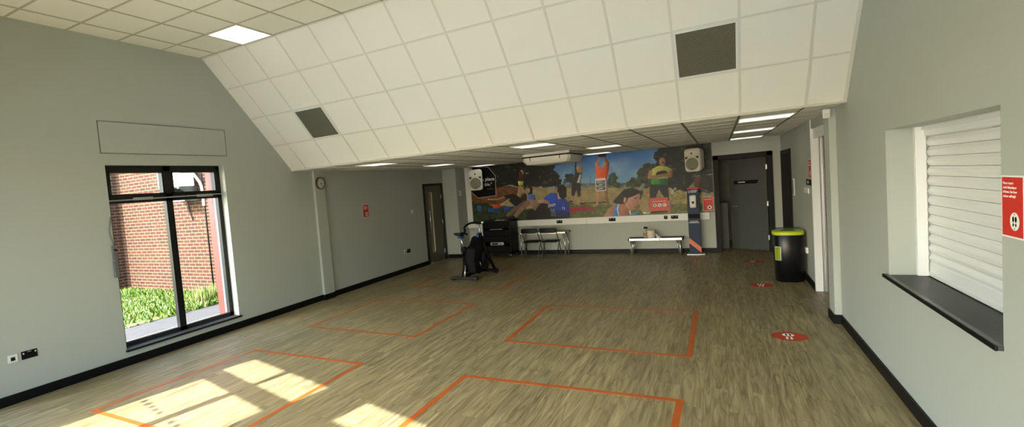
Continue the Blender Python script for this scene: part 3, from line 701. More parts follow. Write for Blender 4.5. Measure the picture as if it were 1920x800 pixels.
bm = NB(); box(bm, PX-.045, PX+.005, 7.196, 7.202, 2.385, 2.425, bev=.002); build('lens', bm, M['offwhite'], root)

# ------------------------------------------------------------------ doors
root = structure_root('door_4', (-A, (DY0+DY1)/2, 0), 'olive grey door with a tall narrow vision strip')
bm = NB()
for y0, y1, z0, z1 in ((DY0, DY0+.09, 0, DZ), (DY1-.11, DY1, 0, DZ), (DY0, DY1, 2.055, DZ)): box(bm, -A-.12, -A+.014, y0, y1, z0, z1)
build('frame', bm, M['black_frame'], root)
LYA, LYB = DY0+.09, DY1-.11
vs0, vs1 = LYA+.235, LYA+.365
bm = NB(); holed(bm, 'x', -A-.05, -A-.006, LYA, LYB, .005, 2.055, [(vs0, vs1, .30, 1.87)]); leaf = build('door_leaf', bm, M['door_olive'], root)
bm = NB(); holed(bm, 'x', -A-.055, -A-.002, vs0-.012, vs1+.018, .285, 1.885, [(vs0+.002, vs1-.008, .305, 1.865)]); build('vision_frame', bm, mat('pale_beading', rgb(190,176,150), .5), leaf)
bm = NB(); box(bm, -A-.03, -A-.024, vs0, vs1, .3, 1.87); build('pane', bm, M['glass'], leaf)
bm = NB(); yh = LYA+.13; tube(bm, [(-A-.006, yh, .93), (-A+.04, yh, .93), (-A+.04, yh, 1.38), (-A-.006, yh, 1.38)], .011); build('handle', bm, M['silver'], leaf)
bm = NB(); rod(bm, (-A-.006, yh-.0, .82), (-A+.004, yh-.0, .82), .025); build('lock', bm, M['alu'], leaf)
bm = NB()
for z in (.25, 1.05, 1.75): rod(bm, (-A+.0, LYB+.004, z-.05), (-A+.0, LYB+.004, z+.05), .008)
build('hinge', bm, M['alu'], leaf)

root = structure_root('door_5', ((BX0+BX1)/2, YB, 0), 'wide black framed doorway with a grey door standing open')
bm = NB()
for x0, x1, z0, z1 in ((BX0, BX0+.10, 0, BZ), (BX1-.10, BX1, 0, BZ), (BX0, BX1, 2.09, BZ)): box(bm, x0, x1, YB-.02, YB+.17, z0, z1)
build('frame', bm, M['black'], root)
hx, hy = BX1-.11, YB+.13; Lw = .66; ang = math.radians(140); dv = Vector((math.cos(ang), math.sin(ang), 0))
dl = Vector((.23-hx, 13.52-hy, 0)); Lw = dl.length; dv = dl.normalized(); nv = Vector((dv.y, -dv.x, 0))
if nv.y > 0: nv = -nv
def dpt(u, z, d=0): return Vector((hx, hy, z)) + dv*u + nv*d
bm = NB(); prism(bm, [dpt(0,.01), dpt(Lw,.01), dpt(Lw,2.06), dpt(0,2.06)], -nv*.044); leaf = build('door_leaf', bm, M['door_grey'], root)
bm = NB(); prism(bm, [dpt(Lw-.10,1.50,.001), dpt(Lw-.10,1.58,.001), dpt(.16,1.58,.001), dpt(.20,1.50,.001)], nv*.003); sg = build('door_sign', bm, M['black_plastic'], leaf)
bm = NB()
for k in range(7): prism(bm, [dpt(Lw-.19-k*.022, 1.53, .0041), dpt(Lw-.205-k*.022, 1.53, .0041), dpt(Lw-.205-k*.022, 1.552+.006*(k % 2), .0041), dpt(Lw-.19-k*.022, 1.552+.006*(k % 2), .0041)], nv*.0006)
build('sign_lettering', bm, M['paper'], sg)
bm = NB(); tube(bm, [dpt(Lw-.06, 1.0, .0), dpt(Lw-.06, 1.0, .045), dpt(Lw-.17, 1.0, .045)], .01); build('handle', bm, M['alu'], leaf)
bm = NB()
for z in (.3, 1.05, 1.85): box(bm, hx-.01, hx+.012, hy-.03, hy-.0, z-.05, z+.05)
build('hinge', bm, M['silver'], leaf)
bm = NB(); box(bm, -.02, .17, 13.62, 14.1, 0, 1.08, bev=.006); root = thing('corridor_cabinet', 'grey cabinet standing in the dim corridor behind the open door', 'cabinet', (.07, 13.86, 0)); build('body', bm, M['tan'], root)
bm = NB(); box(bm, .165, .176, 13.66, 14.06, .06, 1.04); build('door', bm, M['tan'], root)
bm = NB(); box(bm, -.55, .02, 15.165, 15.195, 1.3, 2.2); tag(build('noticeboard', bm, mat('dark_red_felt', rgb(120,40,34), .9)), 'dark red board at the end of the dim corridor', 'noticeboard')

root = structure_root('door_6', (B, (RY0+RY1)/2, 0), 'black framed dark doorway in the right wall behind the bin')
bm = NB()
for y0, y1, z0, z1 in ((RY0-.05, RY0+.06, 0, RZ+.02), (RY1-.06, RY1+.03, 0, RZ+.02), (RY0, RY1, RZ-.07, RZ+.02)): box(bm, B-.02, B+.33, y0, y1, z0, z1)
build('frame', bm, M['black'], root)
bm = NB(); box(bm, B+.34, B+.385, RY0+.06, RY1-.06, .01, RZ-.07); leaf = build('door_leaf', bm, M['black_frame'], root)
bm = NB(); box(bm, B+.30, B+.34, RY0+.10, RY0+.34, 1.86, 1.93, bev=.004); build('closer', bm, M['silver'], leaf)
bm = NB(); tube(bm, [(B+.34, RY0+.14, .9), (B+.29, RY0+.14, .9), (B+.29, RY0+.14, 1.3), (B+.34, RY0+.14, 1.3)], .01); build('handle', bm, M['alu'], leaf)

root = structure_root('door_7', (B, (OY0+OY1)/2, 0), 'narrow shutter opening with white jamb and blockwork behind')
bm = NB(); box(bm, B-.008, B+.085, OY1-.03, OY1+.02, 0, H2-.003, bev=.003); build('jamb', bm, M['white_gloss'], root)
bm = NB(); box(bm, B+.088, B+.10, OY1-.05, OY1, 0, 2.3); box(bm, B+.118, B+.135, OY1-.05, OY1, 0, 2.3); box(bm, B+.088, B+.135, OY1-.012, OY1, 0, 2.3); build('guide_rail', bm, M['alu'], root)
bm = NB(); box(bm, B+.06, B+.30, OY0, OY1-.03, 2.28, OZ, bev=.003); box(bm, B+.02, B+.06, OY0, OY1-.03, 2.22, OZ); build('shutter_box', bm, M['white_gloss'], root)

# ------------------------------------------------------------------ back wall: mural, trunking
TY = YB-.055
bm = NB(); box(bm, -6.285, -.197, TY, YB, .765, .925, bev=.006)
root = thing('cable_trunking', 'long white dado trunking along the back wall under the mural', 'trunking', (-3.2, YB, .765))
build('channel', bm, M['white'], root)
bm = NB()
for x in (-5.0, -2.93, -2.3, -.63): box(bm, x-.003, x+.003, TY-.0015, TY+.01, .767, .923)
build('joint', bm, M['grey_plastic'], root)
for x0, w in ((-4.90, .07), (-3.70, .15), (-2.39, .16), (-1.14, .075), (-.99, .15)):
    bm = NB(); box(bm, x0, x0+w, TY-.010, TY, .81, .888, bev=.003); s = build('socket_plate', bm, M['black_plastic'], root)
    bm = NB()
    for q in ((.25, .75) if w > .1 else (.5,)): box(bm, x0+w*q-.012, x0+w*q+.012, TY-.013, TY-.009, .855, .872)
    build('rocker_switch', bm, M['grey_plastic'], s)
bm = NB(); box(bm, -5.92, -5.84, YB-.03, YB, .105, .765, bev=.004); build('drop_channel', bm, M['white'], root)

MX0, MX1, MZ0, MZ1 = -6.10, -.10, .925, 2.480
GW, GH = 760, 200
img = np.zeros((GH, GW, 3)); gx = np.linspace(MX0, MX1, GW); gz = np.linspace(MZ1, MZ0, GH)
XX, ZZ = np.meshgrid(gx, gz)
def noise(fx, fy, seed, oct=4):
    r = np.random.default_rng(seed); out = np.zeros((GH, GW)); amp = 1; tot = 0
    for o in range(oct):
        nx, ny = int(fx*2**o)+2, int(fy*2**o)+2; g = r.random((ny+1, nx+1))
        u = np.linspace(0, nx-1e-6, GW); v = np.linspace(0, ny-1e-6, GH); iu, iv = u.astype(int), v.astype(int); fu, fv = u-iu, v-iv
        fu, fv = fu*fu*(3-2*fu), fv*fv*(3-2*fv)
        a = g[iv][:, iu]*(1-fu)+g[iv][:, iu+1]*fu; b = g[iv+1][:, iu]*(1-fu)+g[iv+1][:, iu+1]*fu
        out += amp*(a*(1-fv)[:, None]+b*fv[:, None]); tot += amp; amp *= .55
    return out/tot
def mpt(px, py): p = at(px, py, y=YB-.03); return ((p.x-MX0)/(MX1-MX0)*(GW-1), (MZ1-p.z)/(MZ1-MZ0)*(GH-1))
JX, JY = np.meshgrid(np.arange(GW), np.arange(GH))
def inside(pts, jit=None):
    q = [mpt(*p) for p in pts]; m = np.zeros((GH, GW), bool); jx, jy = (JX, JY) if jit is None else (JX+jit[0], JY+jit[1])
    n = len(q)
    for i in range(n):
        (xa, ya), (xb, yb) = q[i], q[(i+1) % n]
        if ya == yb: continue
        c = ((ya > jy) != (yb > jy)) & (jx < (xb-xa)*(jy-ya)/(yb-ya)+xa); m ^= c
    return m
NF = noise(90, 24, 3, 3); NC = noise(14, 5, 5, 5); NM = noise(40, 12, 9, 4); N2 = noise(60, 16, 21, 4)
JIT = ((N2-.5)*26, (NM-.5)*22)
def fill(mask, col, var=.12, tex=None, shade=False):
    if not mask.any(): return
    c = np.array(col, float); t = NF if tex is None else tex
    f = 1+var*2*(t[mask]-.5)
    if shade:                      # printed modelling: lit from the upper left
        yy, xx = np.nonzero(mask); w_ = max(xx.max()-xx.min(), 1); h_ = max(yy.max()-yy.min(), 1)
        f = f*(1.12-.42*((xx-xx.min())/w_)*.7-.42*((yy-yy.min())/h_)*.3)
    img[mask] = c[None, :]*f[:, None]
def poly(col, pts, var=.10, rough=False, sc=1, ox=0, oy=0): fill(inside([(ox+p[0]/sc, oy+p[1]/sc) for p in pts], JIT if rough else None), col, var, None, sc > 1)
def limb(col, pts, r, sc=1, ox=0, oy=0, var=.08):
    q = [mpt(ox+p[0]/sc, oy+p[1]/sc) for p in pts]; rr = [k/sc*1.62 for k in (r if isinstance(r, (list, tuple)) else [r]*len(pts))]
    m = np.zeros((GH, GW), bool)
    for (xa, ya), (xb, yb), ra, rb in zip(q[:-1], q[1:], rr[:-1], rr[1:]):
        dx, dy = xb-xa, yb-ya; L = dx*dx+dy*dy+1e-9; t = np.clip(((JX-xa)*dx+(JY-ya)*dy)/L, 0, 1)
        m |= (JX-xa-t*dx)**2+(JY-ya-t*dy)**2 < (ra+(rb-ra)*t)**2
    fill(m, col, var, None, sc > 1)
# sky, land
img[:] = (96, 120, 146)
tt = np.clip((MZ1-ZZ)/.85, 0, 1)[..., None]
img = (1-tt)*np.array((56, 104, 162.)) + tt*np.array((112, 150, 180.))
cl_ = np.clip((NC-.45)*3.2, 0, 1)[..., None]*np.clip(1-np.abs(tt-.5)*1.4, 0, 1); img = img*(1-.45*cl_)+.45*cl_*np.array((176, 180, 180.))
land = inside([(860, 349), (960, 348), (1040, 352), (1120, 350), (1200, 348), (1345, 352), (1345, 420), (860, 430)])
fill(land, (132, 120, 84), .22, NM)
poly((92, 100, 96), [(1040, 344), (1340, 341), (1340, 351), (1040, 352)], .5)
poly((92,60,32), [(875, 350), (955, 348), (972, 352), (968, 372), (930, 384), (878, 384)], .35)
poly((84, 88, 52), [(1060, 384), (1340, 376), (1340, 405), (1060, 415)], .3, True)
poly((128, 116, 74), [(1200, 362), (1340, 356), (1340, 380), (1200, 384)], .3)
poly((40, 46, 26), [(860, 376), (925, 384), (975, 392), (1065, 396), (1065, 418), (860, 425)], .6, True)
# trees
poly((12,15,11), [(860, 300), (1026, 290), (1038, 306), (1044, 320), (1052, 334), (1048, 350), (960, 348), (860, 352)], .9, True)
k_ = inside([(860, 300), (1030, 292), (1048, 345), (860, 350)], JIT) & (N2 > .66); fill(k_, (40, 48, 34), .5)
poly((34, 46, 40), [(1058, 344), (1058, 334), (1063, 328), (1072, 326), (1078, 330), (1080, 344)], .4, True)
poly((44, 58, 42), [(1138, 350), (1138, 332), (1145, 326), (1152, 325), (1158, 333), (1161, 345), (1158, 350)], .5, True)
poly((46, 56, 38), [(1176, 350), (1177, 338), (1186, 331), (1195, 333), (1196, 318), (1206, 313), (1216, 306), (1230, 312), (1234, 350)], .6, True)
poly((17,22,16), [(1226, 300), (1227, 285), (1236, 278), (1250, 270), (1345, 255), (1345, 358), (1262, 358), (1236, 344)], .9, True)
k_ = inside([(1228, 285), (1340, 262), (1340, 350), (1240, 345)], JIT) & (N2 > .62); fill(k_, (42, 54, 38), .5)
k_ = inside([(1258, 352), (1300, 352), (1300, 372), (1258, 370)]) & (NF > .58); fill(k_, (128, 130, 120), .4)
k_ = inside([(1296, 330), (1340, 325), (1340, 372), (1318, 372)]) & (NM > .56); fill(k_, (104, 104, 98), .5)
limb((70, 76, 78), [(1107, 331), (1107, 348)], .5); limb((66, 72, 74), [(1075, 330), (1075, 346)], .4)
# red mat, blue mats
poly((136, 28, 54), [(1062, 390), (1096, 386.5), (1118, 391), (1062, 399)])
S7 = dict(sc=6.67, ox=870, oy=300)
poly((24, 92, 132), [(160,570),(210,560),(232,620),(182,652)], **S7); poly((22, 74, 122), [(300,600),(440,596),(434,660),(300,646)], **S7); poly((24, 66, 116), [(490,580),(630,578),(650,622),(500,640)], **S7)
limb((168, 128, 104), [(300,490),(420,490),(505,462)], [9,11,14], **S7); poly((18, 15, 17), [(495,445),(620,418),(725,478),(760,545),(650,585),(560,505)], **S7)
limb((176, 142, 118), [(470,556),(565,490)], [12,13], **S7); poly((188, 62, 40), [(350,560),(460,548),(458,590),(368,602)], **S7); limb((60,50,46), [(330,520),(380,530)], 10, **S7)
limb((150,150,146), [(410,745),(540,742)], 8, **S7)
# woman far left
S8 = dict(sc=7.27, ox=960, oy=310)
limb((28, 22, 20), [(118,18),(122,45)], 17, **S8); poly((78, 24, 40), [(92,88),(120,70),(160,82),(156,212),(92,212)], **S8); limb((168,120,96), [(128,72),(150,90),(150,120)], [14,13,10], **S8)
poly((172, 182, 74), [(84,214),(158,214),(152,272),(90,270)], **S8); limb((172,124,92), [(112,272),(104,330),(88,400)], [17,13,9], **S8); limb((40,30,26), [(158,268),(176,330)], [13,9], **S8); limb((190,190,180), [(190,108),(225,106)], 6, **S8)
# seated woman and second head
limb((30,24,22), [(246,310),(250,370)], [40,34], **S8); limb((176,132,112), [(230,325),(232,360)], [17,14], **S8); poly((62,98,170), [(212,402),(262,388),(312,402),(326,474),(226,474)], **S8)
limb((40,30,26), [(160,420),(170,460)], [48,40], **S8); limb((120,84,66), [(130,400),(150,380)], [14,12], **S8)
# man in blue
limb((104,80,66), [(-60,680),(40,600),(170,505),(210,500)], [24,30,30,26], **S8)
poly((14,14,20), [(210,640),(380,515),(520,510),(790,640),(790,712),(195,738)], **S8)
poly((30,64,166), [(438,445),(520,372),(612,380),(634,442),(664,458),(722,448),(782,520),(788,700),(740,700),(600,600),(500,520),(440,472)], .16, **S8)
poly((20,34,92), [(600,600),(500,520),(520,600),(560,700),(788,706),(788,640)], **S8)
limb((126,98,80), [(20,715),(120,600),(240,490),(280,480)], [30,36,36,30], **S8); poly((132,102,84), [(225,470),(270,458),(385,520),(312,622),(262,545)], **S8); limb((18,16,18), [(-20,740),(20,715)], [40,34], **S8)
limb((158,124,104), [(385,490),(440,488),(500,510)], [26,27,24], **S8)
for i in range(5): limb((206,206,200), [(495+i*22,575-i*6),(505+i*20,535-i*3)], [4,7], **S8)
for i in range(4): limb((150,150,148), [(520+i*18,590),(540+i*14,640),(530+i*22,690)], 3, **S8)
limb((186,150,132), [(645,400),(645,440)], [24,20], **S8); limb((14,13,13), [(680,320),(690,400)], [62,54], **S8); poly((14,13,13), [(625,290),(700,262),(742,300),(745,420),(690,470),(650,400),(616,350)], **S8)
limb((230,230,230), [(688,590),(696,560)], 4, **S8); limb((230,230,230), [(712,600),(716,570)], 4, **S8)
# woman with raised arms, man in orange
S5 = dict(sc=5, ox=1060, oy=260)
limb((62,48,42), [(102,310),(94,260),(104,205)], [11,8,6], **S5); limb((160,112,84), [(152,310),(148,250),(146,190)], [12,9,6], **S5); limb((168,134,84), [(124,278),(124,300)], [20,16], **S5)
poly((46,46,46), [(94,312),(128,318),(158,322),(140,418),(62,412)], **S5); poly((186,186,180), [(136,330),(150,336),(134,418),(108,412)], **S5)
poly((26,26,32), [(60,412),(142,414),(148,532),(120,546),(104,478),(80,542),(58,532)], **S5); limb((160,116,88), [(70,540),(56,592)], [9,6], **S5); limb((160,116,88), [(134,545),(150,604)], [9,6], **S5); limb((22,20,20), [(36,590),(62,588)], 7, **S5); limb((22,20,20), [(144,608),(166,610)], 8, **S5)
limb((40,44,34), [(10,600),(80,610)], 5, **S5); limb((56,50,36), [(166,604),(400,592)], 6, **S5)
limb((176,118,90), [(300,260),(288,240),(330,172)], [14,13,9], **S5); limb((130,74,54), [(394,268),(398,230),(366,172)], [16,14,9], **S5); limb((24,24,24), [(322,158),(372,154)], 13, **S5)
limb((190,112,80), [(372,238),(368,258)], [22,18], **S5); poly((222,88,36), [(284,246),(306,248),(330,278),(362,276),(392,256),(410,280),(400,330),(388,384),(292,384)], **S5); poly((170,58,26), [(384,262),(410,280),(400,330),(388,384),(372,384)], **S5)
poly((122,124,130), [(290,384),(392,384),(398,494),(364,496),(342,440),(330,496),(288,494)], **S5)
limb((176,128,100), [(314,492),(310,550),(296,618)], [17,14,8], **S5); limb((130,92,72), [(380,492),(384,550),(404,612)], [17,14,8], **S5); limb((170,130,104), [(268,630),(300,624)], 6, **S5)
# leaning man, foreground woman
limb((40,34,32), [(722,398)], 16, **S5) if False else limb((40,34,32), [(720,394),(724,404)], 16, **S5)
poly((120,134,122), [(680,474),(728,412),(748,430),(718,500),(696,498)], **S5); limb((30,30,34), [(712,500),(700,556)], [16,10], **S5); limb((150,120,100), [(690,470),(672,476)], 6, **S5)
poly((160,116,94), [(470,598),(400,660),(360,730),(470,730),(500,640)], **S5); poly((150,104,88), [(520,600),(600,640),(612,730),(500,730),(500,640)], **S5)
poly((72,116,182), [(466,622),(500,612),(512,730),(446,730)], **S5); limb((226,228,228), [(500,612),(488,660),(502,722)], 4, **S5); limb((226,228,228), [(604,676),(612,712)], 5, **S5)
poly((172,126,110), [(556,600),(590,546),(690,506),(706,534),(690,570),(676,600),(680,624),(664,632),(664,652),(640,668),(596,662),(572,640)], **S5)
poly((34,31,31), [(444,590),(496,534),(552,474),(632,456),(698,486),(704,506),(640,536),(590,556),(570,600),(530,612),(470,606)], .3, **S5); limb((184,136,118), [(562,560),(556,590)], [12,10], **S5)
limb((60,44,40), [(650,560),(672,552)], 4, **S5); limb((128,70,66), [(640,640),(664,634)], 4, **S5); poly((70,108,160), [(620,700),(700,688),(708,722),(606,722)], **S5)
# woman in green and yellow
S6 = dict(sc=5, ox=1200, oy=260)
limb((36,28,26), [(200,190),(240,200)], [26,30], **S6); limb((142,100,84), [(208,200),(210,232),(208,262)], [24,24,18], **S6); limb((54,34,30), [(212,222),(220,222)], 6, **S6)
poly((160,166,80), [(112,282),(170,254),(250,258),(302,288),(286,314),(262,372),(110,372),(106,320)], .12, **S6); poly((62,128,54), [(110,368),(262,372),(262,434),(102,428)], .2, **S6); poly((34,92,50), [(180,376),(262,372),(262,434),(190,432)], .2, **S6)
limb((30,28,24), [(180,334),(222,322),(240,330)], [28,26,22], **S6); limb((150,108,88), [(100,310),(88,362),(140,356),(200,346),(250,330)], [16,15,14,13,10], **S6); limb((132,92,76), [(290,306),(288,350),(250,346)], [14,13,11], **S6)
poly((32,34,44), [(94,426),(262,432),(276,596),(236,566),(176,470),(146,560),(90,562)], **S6); limb((140,100,86), [(80,566),(66,640),(62,690)], [16,14,10], **S6); limb((140,100,86), [(278,590),(284,700)], [16,12], **S6); limb((176,190,180), [(40,694),(88,690)], 10, **S6)
limb((44,36,30), [(110,690),(250,676)], 8, **S6); limb((96,64,50), [(52,636),(62,636)], 14, **S6)
# right-hand figure, stones
poly((120,116,110), [(452,456),(540,372),(548,456)], **S6); limb((84,48,42), [(540,380),(532,430)], [26,24], **S6); limb((92,56,46), [(560,460),(600,490),(650,506)], [14,10,8], **S6)
for i in range(14): limb((118+i*2,114,100), [(350+i*24+random.uniform(-8,8), 690-i*2), (366+i*24, 684-i*2)], random.uniform(3,7), **S6)
for i in range(30): limb((136,120,84), [(1196+random.uniform(0,20), 372+random.uniform(0,26)), (1198+random.uniform(0,20), 374+random.uniform(0,24))], random.uniform(.8,2))
img = img*.5 + .125*(np.roll(img,1,0)+np.roll(img,-1,0)+np.roll(img,1,1)+np.roll(img,-1,1))   # print softness
MG = 1.45
lin_img = np.where(img/255 <= .04045, img/255/12.92, ((np.clip(img,0,255)/255+.055)/1.055)**2.4)*MG
lin_img = np.clip(lin_img, .002, .92)
ys = YB-.034
verts = np.stack([XX, np.full_like(XX, ys), ZZ], -1).reshape(-1, 3)
idx = (np.arange(GH-1)[:, None]*GW+np.arange(GW-1)[None, :]).reshape(-1)
quads = np.stack([idx, idx+GW, idx+GW+1, idx+1], -1)
base = thing('wall_mural', 'wide printed mural of people exercising outdoors across the back wall', 'mural', ((MX0+MX1)/2, YB, MZ0))
me = bpy.data.meshes.new('printed_picture'); me.from_pydata((verts-np.array(base.location)).tolist(), [], quads.tolist())
ca = me.color_attributes.new('Print', 'FLOAT_COLOR', 'POINT')
rgba = np.concatenate([lin_img.reshape(-1, 3), np.ones((GH*GW, 1))], 1).astype(np.float32); ca.data.foreach_set('color', rgba.ravel())
mm = mat('mural_print', rough=.45, spec=.3); nn, ll, bb = NT(mm); at_ = nn.new('ShaderNodeAttribute'); at_.attribute_name = 'Print'; ll.new(at_.outputs['Color'], bb.inputs['Base Color'])
me.materials.append(mm); link('printed_picture', me, base)
bm = NB(); box(bm, MX0, MX1, ys+.0005, YB, MZ0, MZ1); build('backing_board', bm, M['black_plastic'], base)
bm = NB(); box(bm, -6.265, MX0, YB-.04, YB, MZ0, H2-.003, bev=.004); build('edge_strip', bm, M['white'], base)
# black octagonal sign panel printed over the mural
op = [at(884,313,y=YB), at(916,312,y=YB), at(930,329,y=YB), at(931.5,367,y=YB), at(897,371.5,y=YB), at(884,360,y=YB)]
op = [Vector((p.x, YB-.036, p.z)) for p in op]
root = thing('slogan_sign', 'black clipped-corner slogan sign behind the left speaker', 'sign', (op[0].x+.3, YB-.036, 1.6))
cen = sum(op, Vector())/6
bm = NB(); prism(bm, op, (0,-.004,0)); build('border', bm, mat('sign_border', rgb(170,150,150), .5), root)
bm = NB(); prism(bm, [cen+(p-cen)*.955+Vector((0,-.004,0)) for p in op], (0,-.001,0)); build('panel', bm, M['black_plastic'], root)
ws = M['paper']
text('lettering', 'a place', .135, ws, root, (-5.735, YB-.042, 2.075), (1,0,-.0), (0,0,1), bold=.002); text('lettering', 'ible."', .115, ws, root, (-5.67, YB-.042, 1.935), (1,0,0), (0,0,1), bold=.001)
bm = NB(); box(bm, -5.6, -5.42, YB-.042, YB-.0405, 1.84, 1.846); build('underline', bm, M['grey_plastic'], root)

# ------------------------------------------------------------------ speakers
def speaker(label, c, rz, W, H, D, tilt):
    root = thing('wall_speaker', label, 'speaker', c, 'white wall speakers', rz); root.rotation_euler = (tilt, 0, rz)
    def loc(nm, bm, mats):  # parts in the speaker's own space, front facing -Y
        bmesh.ops.recalc_face_normals(bm, faces=bm.faces[:]); me = bpy.data.meshes.new(nm); bm.to_mesh(me); bm.free(); me.materials.append(mats); return link(nm, me, root)
    bm = NB()
    # cabinet: rounded outline tapering to the back
    def outline(w, h, r, y, n=5):
        pts = []
        for cx_, cz_, a in ((w-r, h-r, 0), (-w+r, h-r, PI/2), (-w+r, -h+r, PI), (w-r, -h+r, 1.5*PI)):
            for k in range(n+1): t = a+k*PI/2/n; pts.append(Vector((cx_+r*math.cos(t), y, cz_+r*math.sin(t))))
        return pts
    rings = [[bm.verts.new(p) for p in outline(w, h, r, y)] for w, h, r, y in ((W*.30, H*.36, .05, D*.5), (W*.40, H*.44, .06, D*.35), (W*.5, H*.5, .075, -D*.25), (W*.5, H*.5, .075, -D*.42), (W*.46, H*.475, .07, -D*.5))]
    for r0, r1 in zip(rings[:-1], rings[1:]):
        for k in range(len(r0)): bm.faces.new((r0[k], r0[(k+1) % len(r0)], r1[(k+1) % len(r0)], r1[k]))
    bm.faces.new(rings[0]); bm.faces.new(rings[-1][::-1]); cab = loc('cabinet', bm, M['offwhite'])
    F = -D*.5
    bm = NB(); prism(bm, disc_pts((0, F+.004, -H*.16), (1,0,0), (0,0,1), W*.405, W*.405, 36), (0,-.014,0)); loc('woofer_grille', bm, M['grille'])
    bm = NB(); tube(bm, disc_pts((0, F-.006, -H*.16), (1,0,0), (0,0,1), W*.415, W*.415, 36), .007, closed=True); loc('grille_ring', bm, M['offwhite'])
    bm = NB()   # horn flare
    r0 = [bm.verts.new(p) for p in disc_pts((0, F-.004, H*.30), (1,0,0), (0,0,1), W*.38, H*.13, 28)]; r1 = [bm.verts.new(p) for p in disc_pts((0, F+.05, H*.30), (1,0,0), (0,0,1), W*.09, H*.035, 28)]
    ro = [bm.verts.new(p) for p in disc_pts((0, F-.001, H*.30), (1,0,0), (0,0,1), W*.41, H*.145, 28)]
    rb = [bm.verts.new(p) for p in disc_pts((0, F-.0105, H*.30), (1,0,0), (0,0,1), W*.40, H*.138, 28)]
    for k in range(28):
        j = (k+1) % 28; bm.faces.new((ro[k], ro[j], rb[j], rb[k])); bm.faces.new((rb[k], rb[j], r0[j], r0[k])); 
    ri = [bm.verts.new(p) for p in disc_pts((0, F-.002, H*.30), (1,0,0), (0,0,1), W*.12, H*.045, 28)]
    for k in range(28): j = (k+1) % 28; bm.faces.new((r0[k], r0[j], ri[j], ri[k]))
    bm.faces.new(ri); bmesh.ops.delete(bm, geom=r1, context='VERTS'); loc('horn', bm, M['offwhite'])
    bm = NB(); prism(bm, disc_pts((0, F-.002, H*.285), (1,0,0), (0,0,1), W*.055, W*.055, 18), (0,-.003,0)); loc('horn_throat', bm, M['black_plastic'])
    for s in (-1, 1):
        bm = NB(); prism(bm, [Vector((s*W*.42, F+.002, H*.17)), Vector((s*W*.22, F+.002, H*.14)), Vector((s*W*.40, F+.002, H*.04))][::s], (0,-.004,0)); loc('bass_port', bm, M['black_plastic'])
    bm = NB(); box(bm, -W*.06, W*.06, F-.012, F-.009, -H*.375, -H*.355); loc('badge', bm, M['black_plastic'])
    bm = NB(); box(bm, -.05, .05, D*.45, D*.62, H*.30, H*.40); box(bm, -.02, .02, D*.2, D*.62, H*.33, H*.37); loc('bracket', bm, M['white'])
    return root
speaker('white wall speaker over the slogan sign at the left end of the mural', (-5.80, 12.72, 2.125), .30, .38, .57, .30, .06)
speaker('white wall speaker at the right end of the mural beside the doorway', (-.42, 12.72, 2.135), -.42, .345, .52, .30, .06)
bm = NB(); box(bm, -6.09, -6.0, YB-.12, YB-.036, 2.36, 2.46, bev=.01); tag(build('junction_box', bm, M['offwhite']), 'small pale box above the left speaker', 'box')

# ------------------------------------------------------------------ sanitiser stand
root = thing('sanitiser_stand', 'tall navy hand sanitiser stand with an orange diagonal stripe', 'sanitiser stand', (-.5, 12.77, 0))
X0, X1, YS, YE = -.625, -.385, 12.745, 12.80
bm = NB(); box(bm, X0, X1, YS, YE, .02, 1.50, bev=.004); build('post', bm, M['navy'], root)
bm = NB(); box(bm, X0+.01, X1-.0, YS-.004, YE+.004, 1.48, 1.515); build('top_cap', bm, M['red'], root)
bm = NB(); box(bm, X0-.05, X1+.07, YS-.13, YE+.13, 0, .022, bev=.004); build('base_plate', bm, M['alu'], root)
bm = NB(); prism(bm, [(X0, YS, .38), (X0, YS, .255), (X1, YS, .035), (X1, YS, .16)], (0,-.002,0)); build('stripe', bm, M['orange_stripe'], root)
bm = NB(); box(bm, X0+.05, X1-.055, YS-.10, YS, 1.06, 1.345, bev=.03); d = build('dispenser', bm, M['white'], root)
bm = NB(); prism(bm, [Vector((-.507+.028*x_, YS-.101, 1.18+.04*z_)) for x_, z_ in ((0,-1),(.8,-.1),(.8,.4),(.3,.8),(-.3,.8),(-.8,.4),(-.8,-.1))], (0,-.002,0)); build('drop_emblem', bm, M['black_plastic'], d)
bm = NB(); box(bm, X0+.01, X1-.0, YS-.12, YS, .83, .91, bev=.004); build('drip_tray', bm, M['black_plastic'], root)
bm = NB(); box(bm, X0+.015, X1-.015, YS-.003, YS, .715, .73); box(bm, X0+.04, X1-.04, YS-.003, YS, .75, .76); build('rule_lines', bm, M['paper'], root)
bm = NB(); tube(bm, disc_pts((X0+.045, YS-.002, 1.425), (1,0,0), (0,0,1), .016, .022, 12), .004, closed=True); build('emblem', bm, M['paper'], root)
bm = NB()
for z, n_ in ((1.435, 7), (1.405, 6)):
    for k in range(n_): box(bm, X0+.078+k*.019, X0+.078+k*.019+.014, YS-.003, YS, z, z+.016+.004*(k % 2))
build('lettering', bm, M['paper'], root)

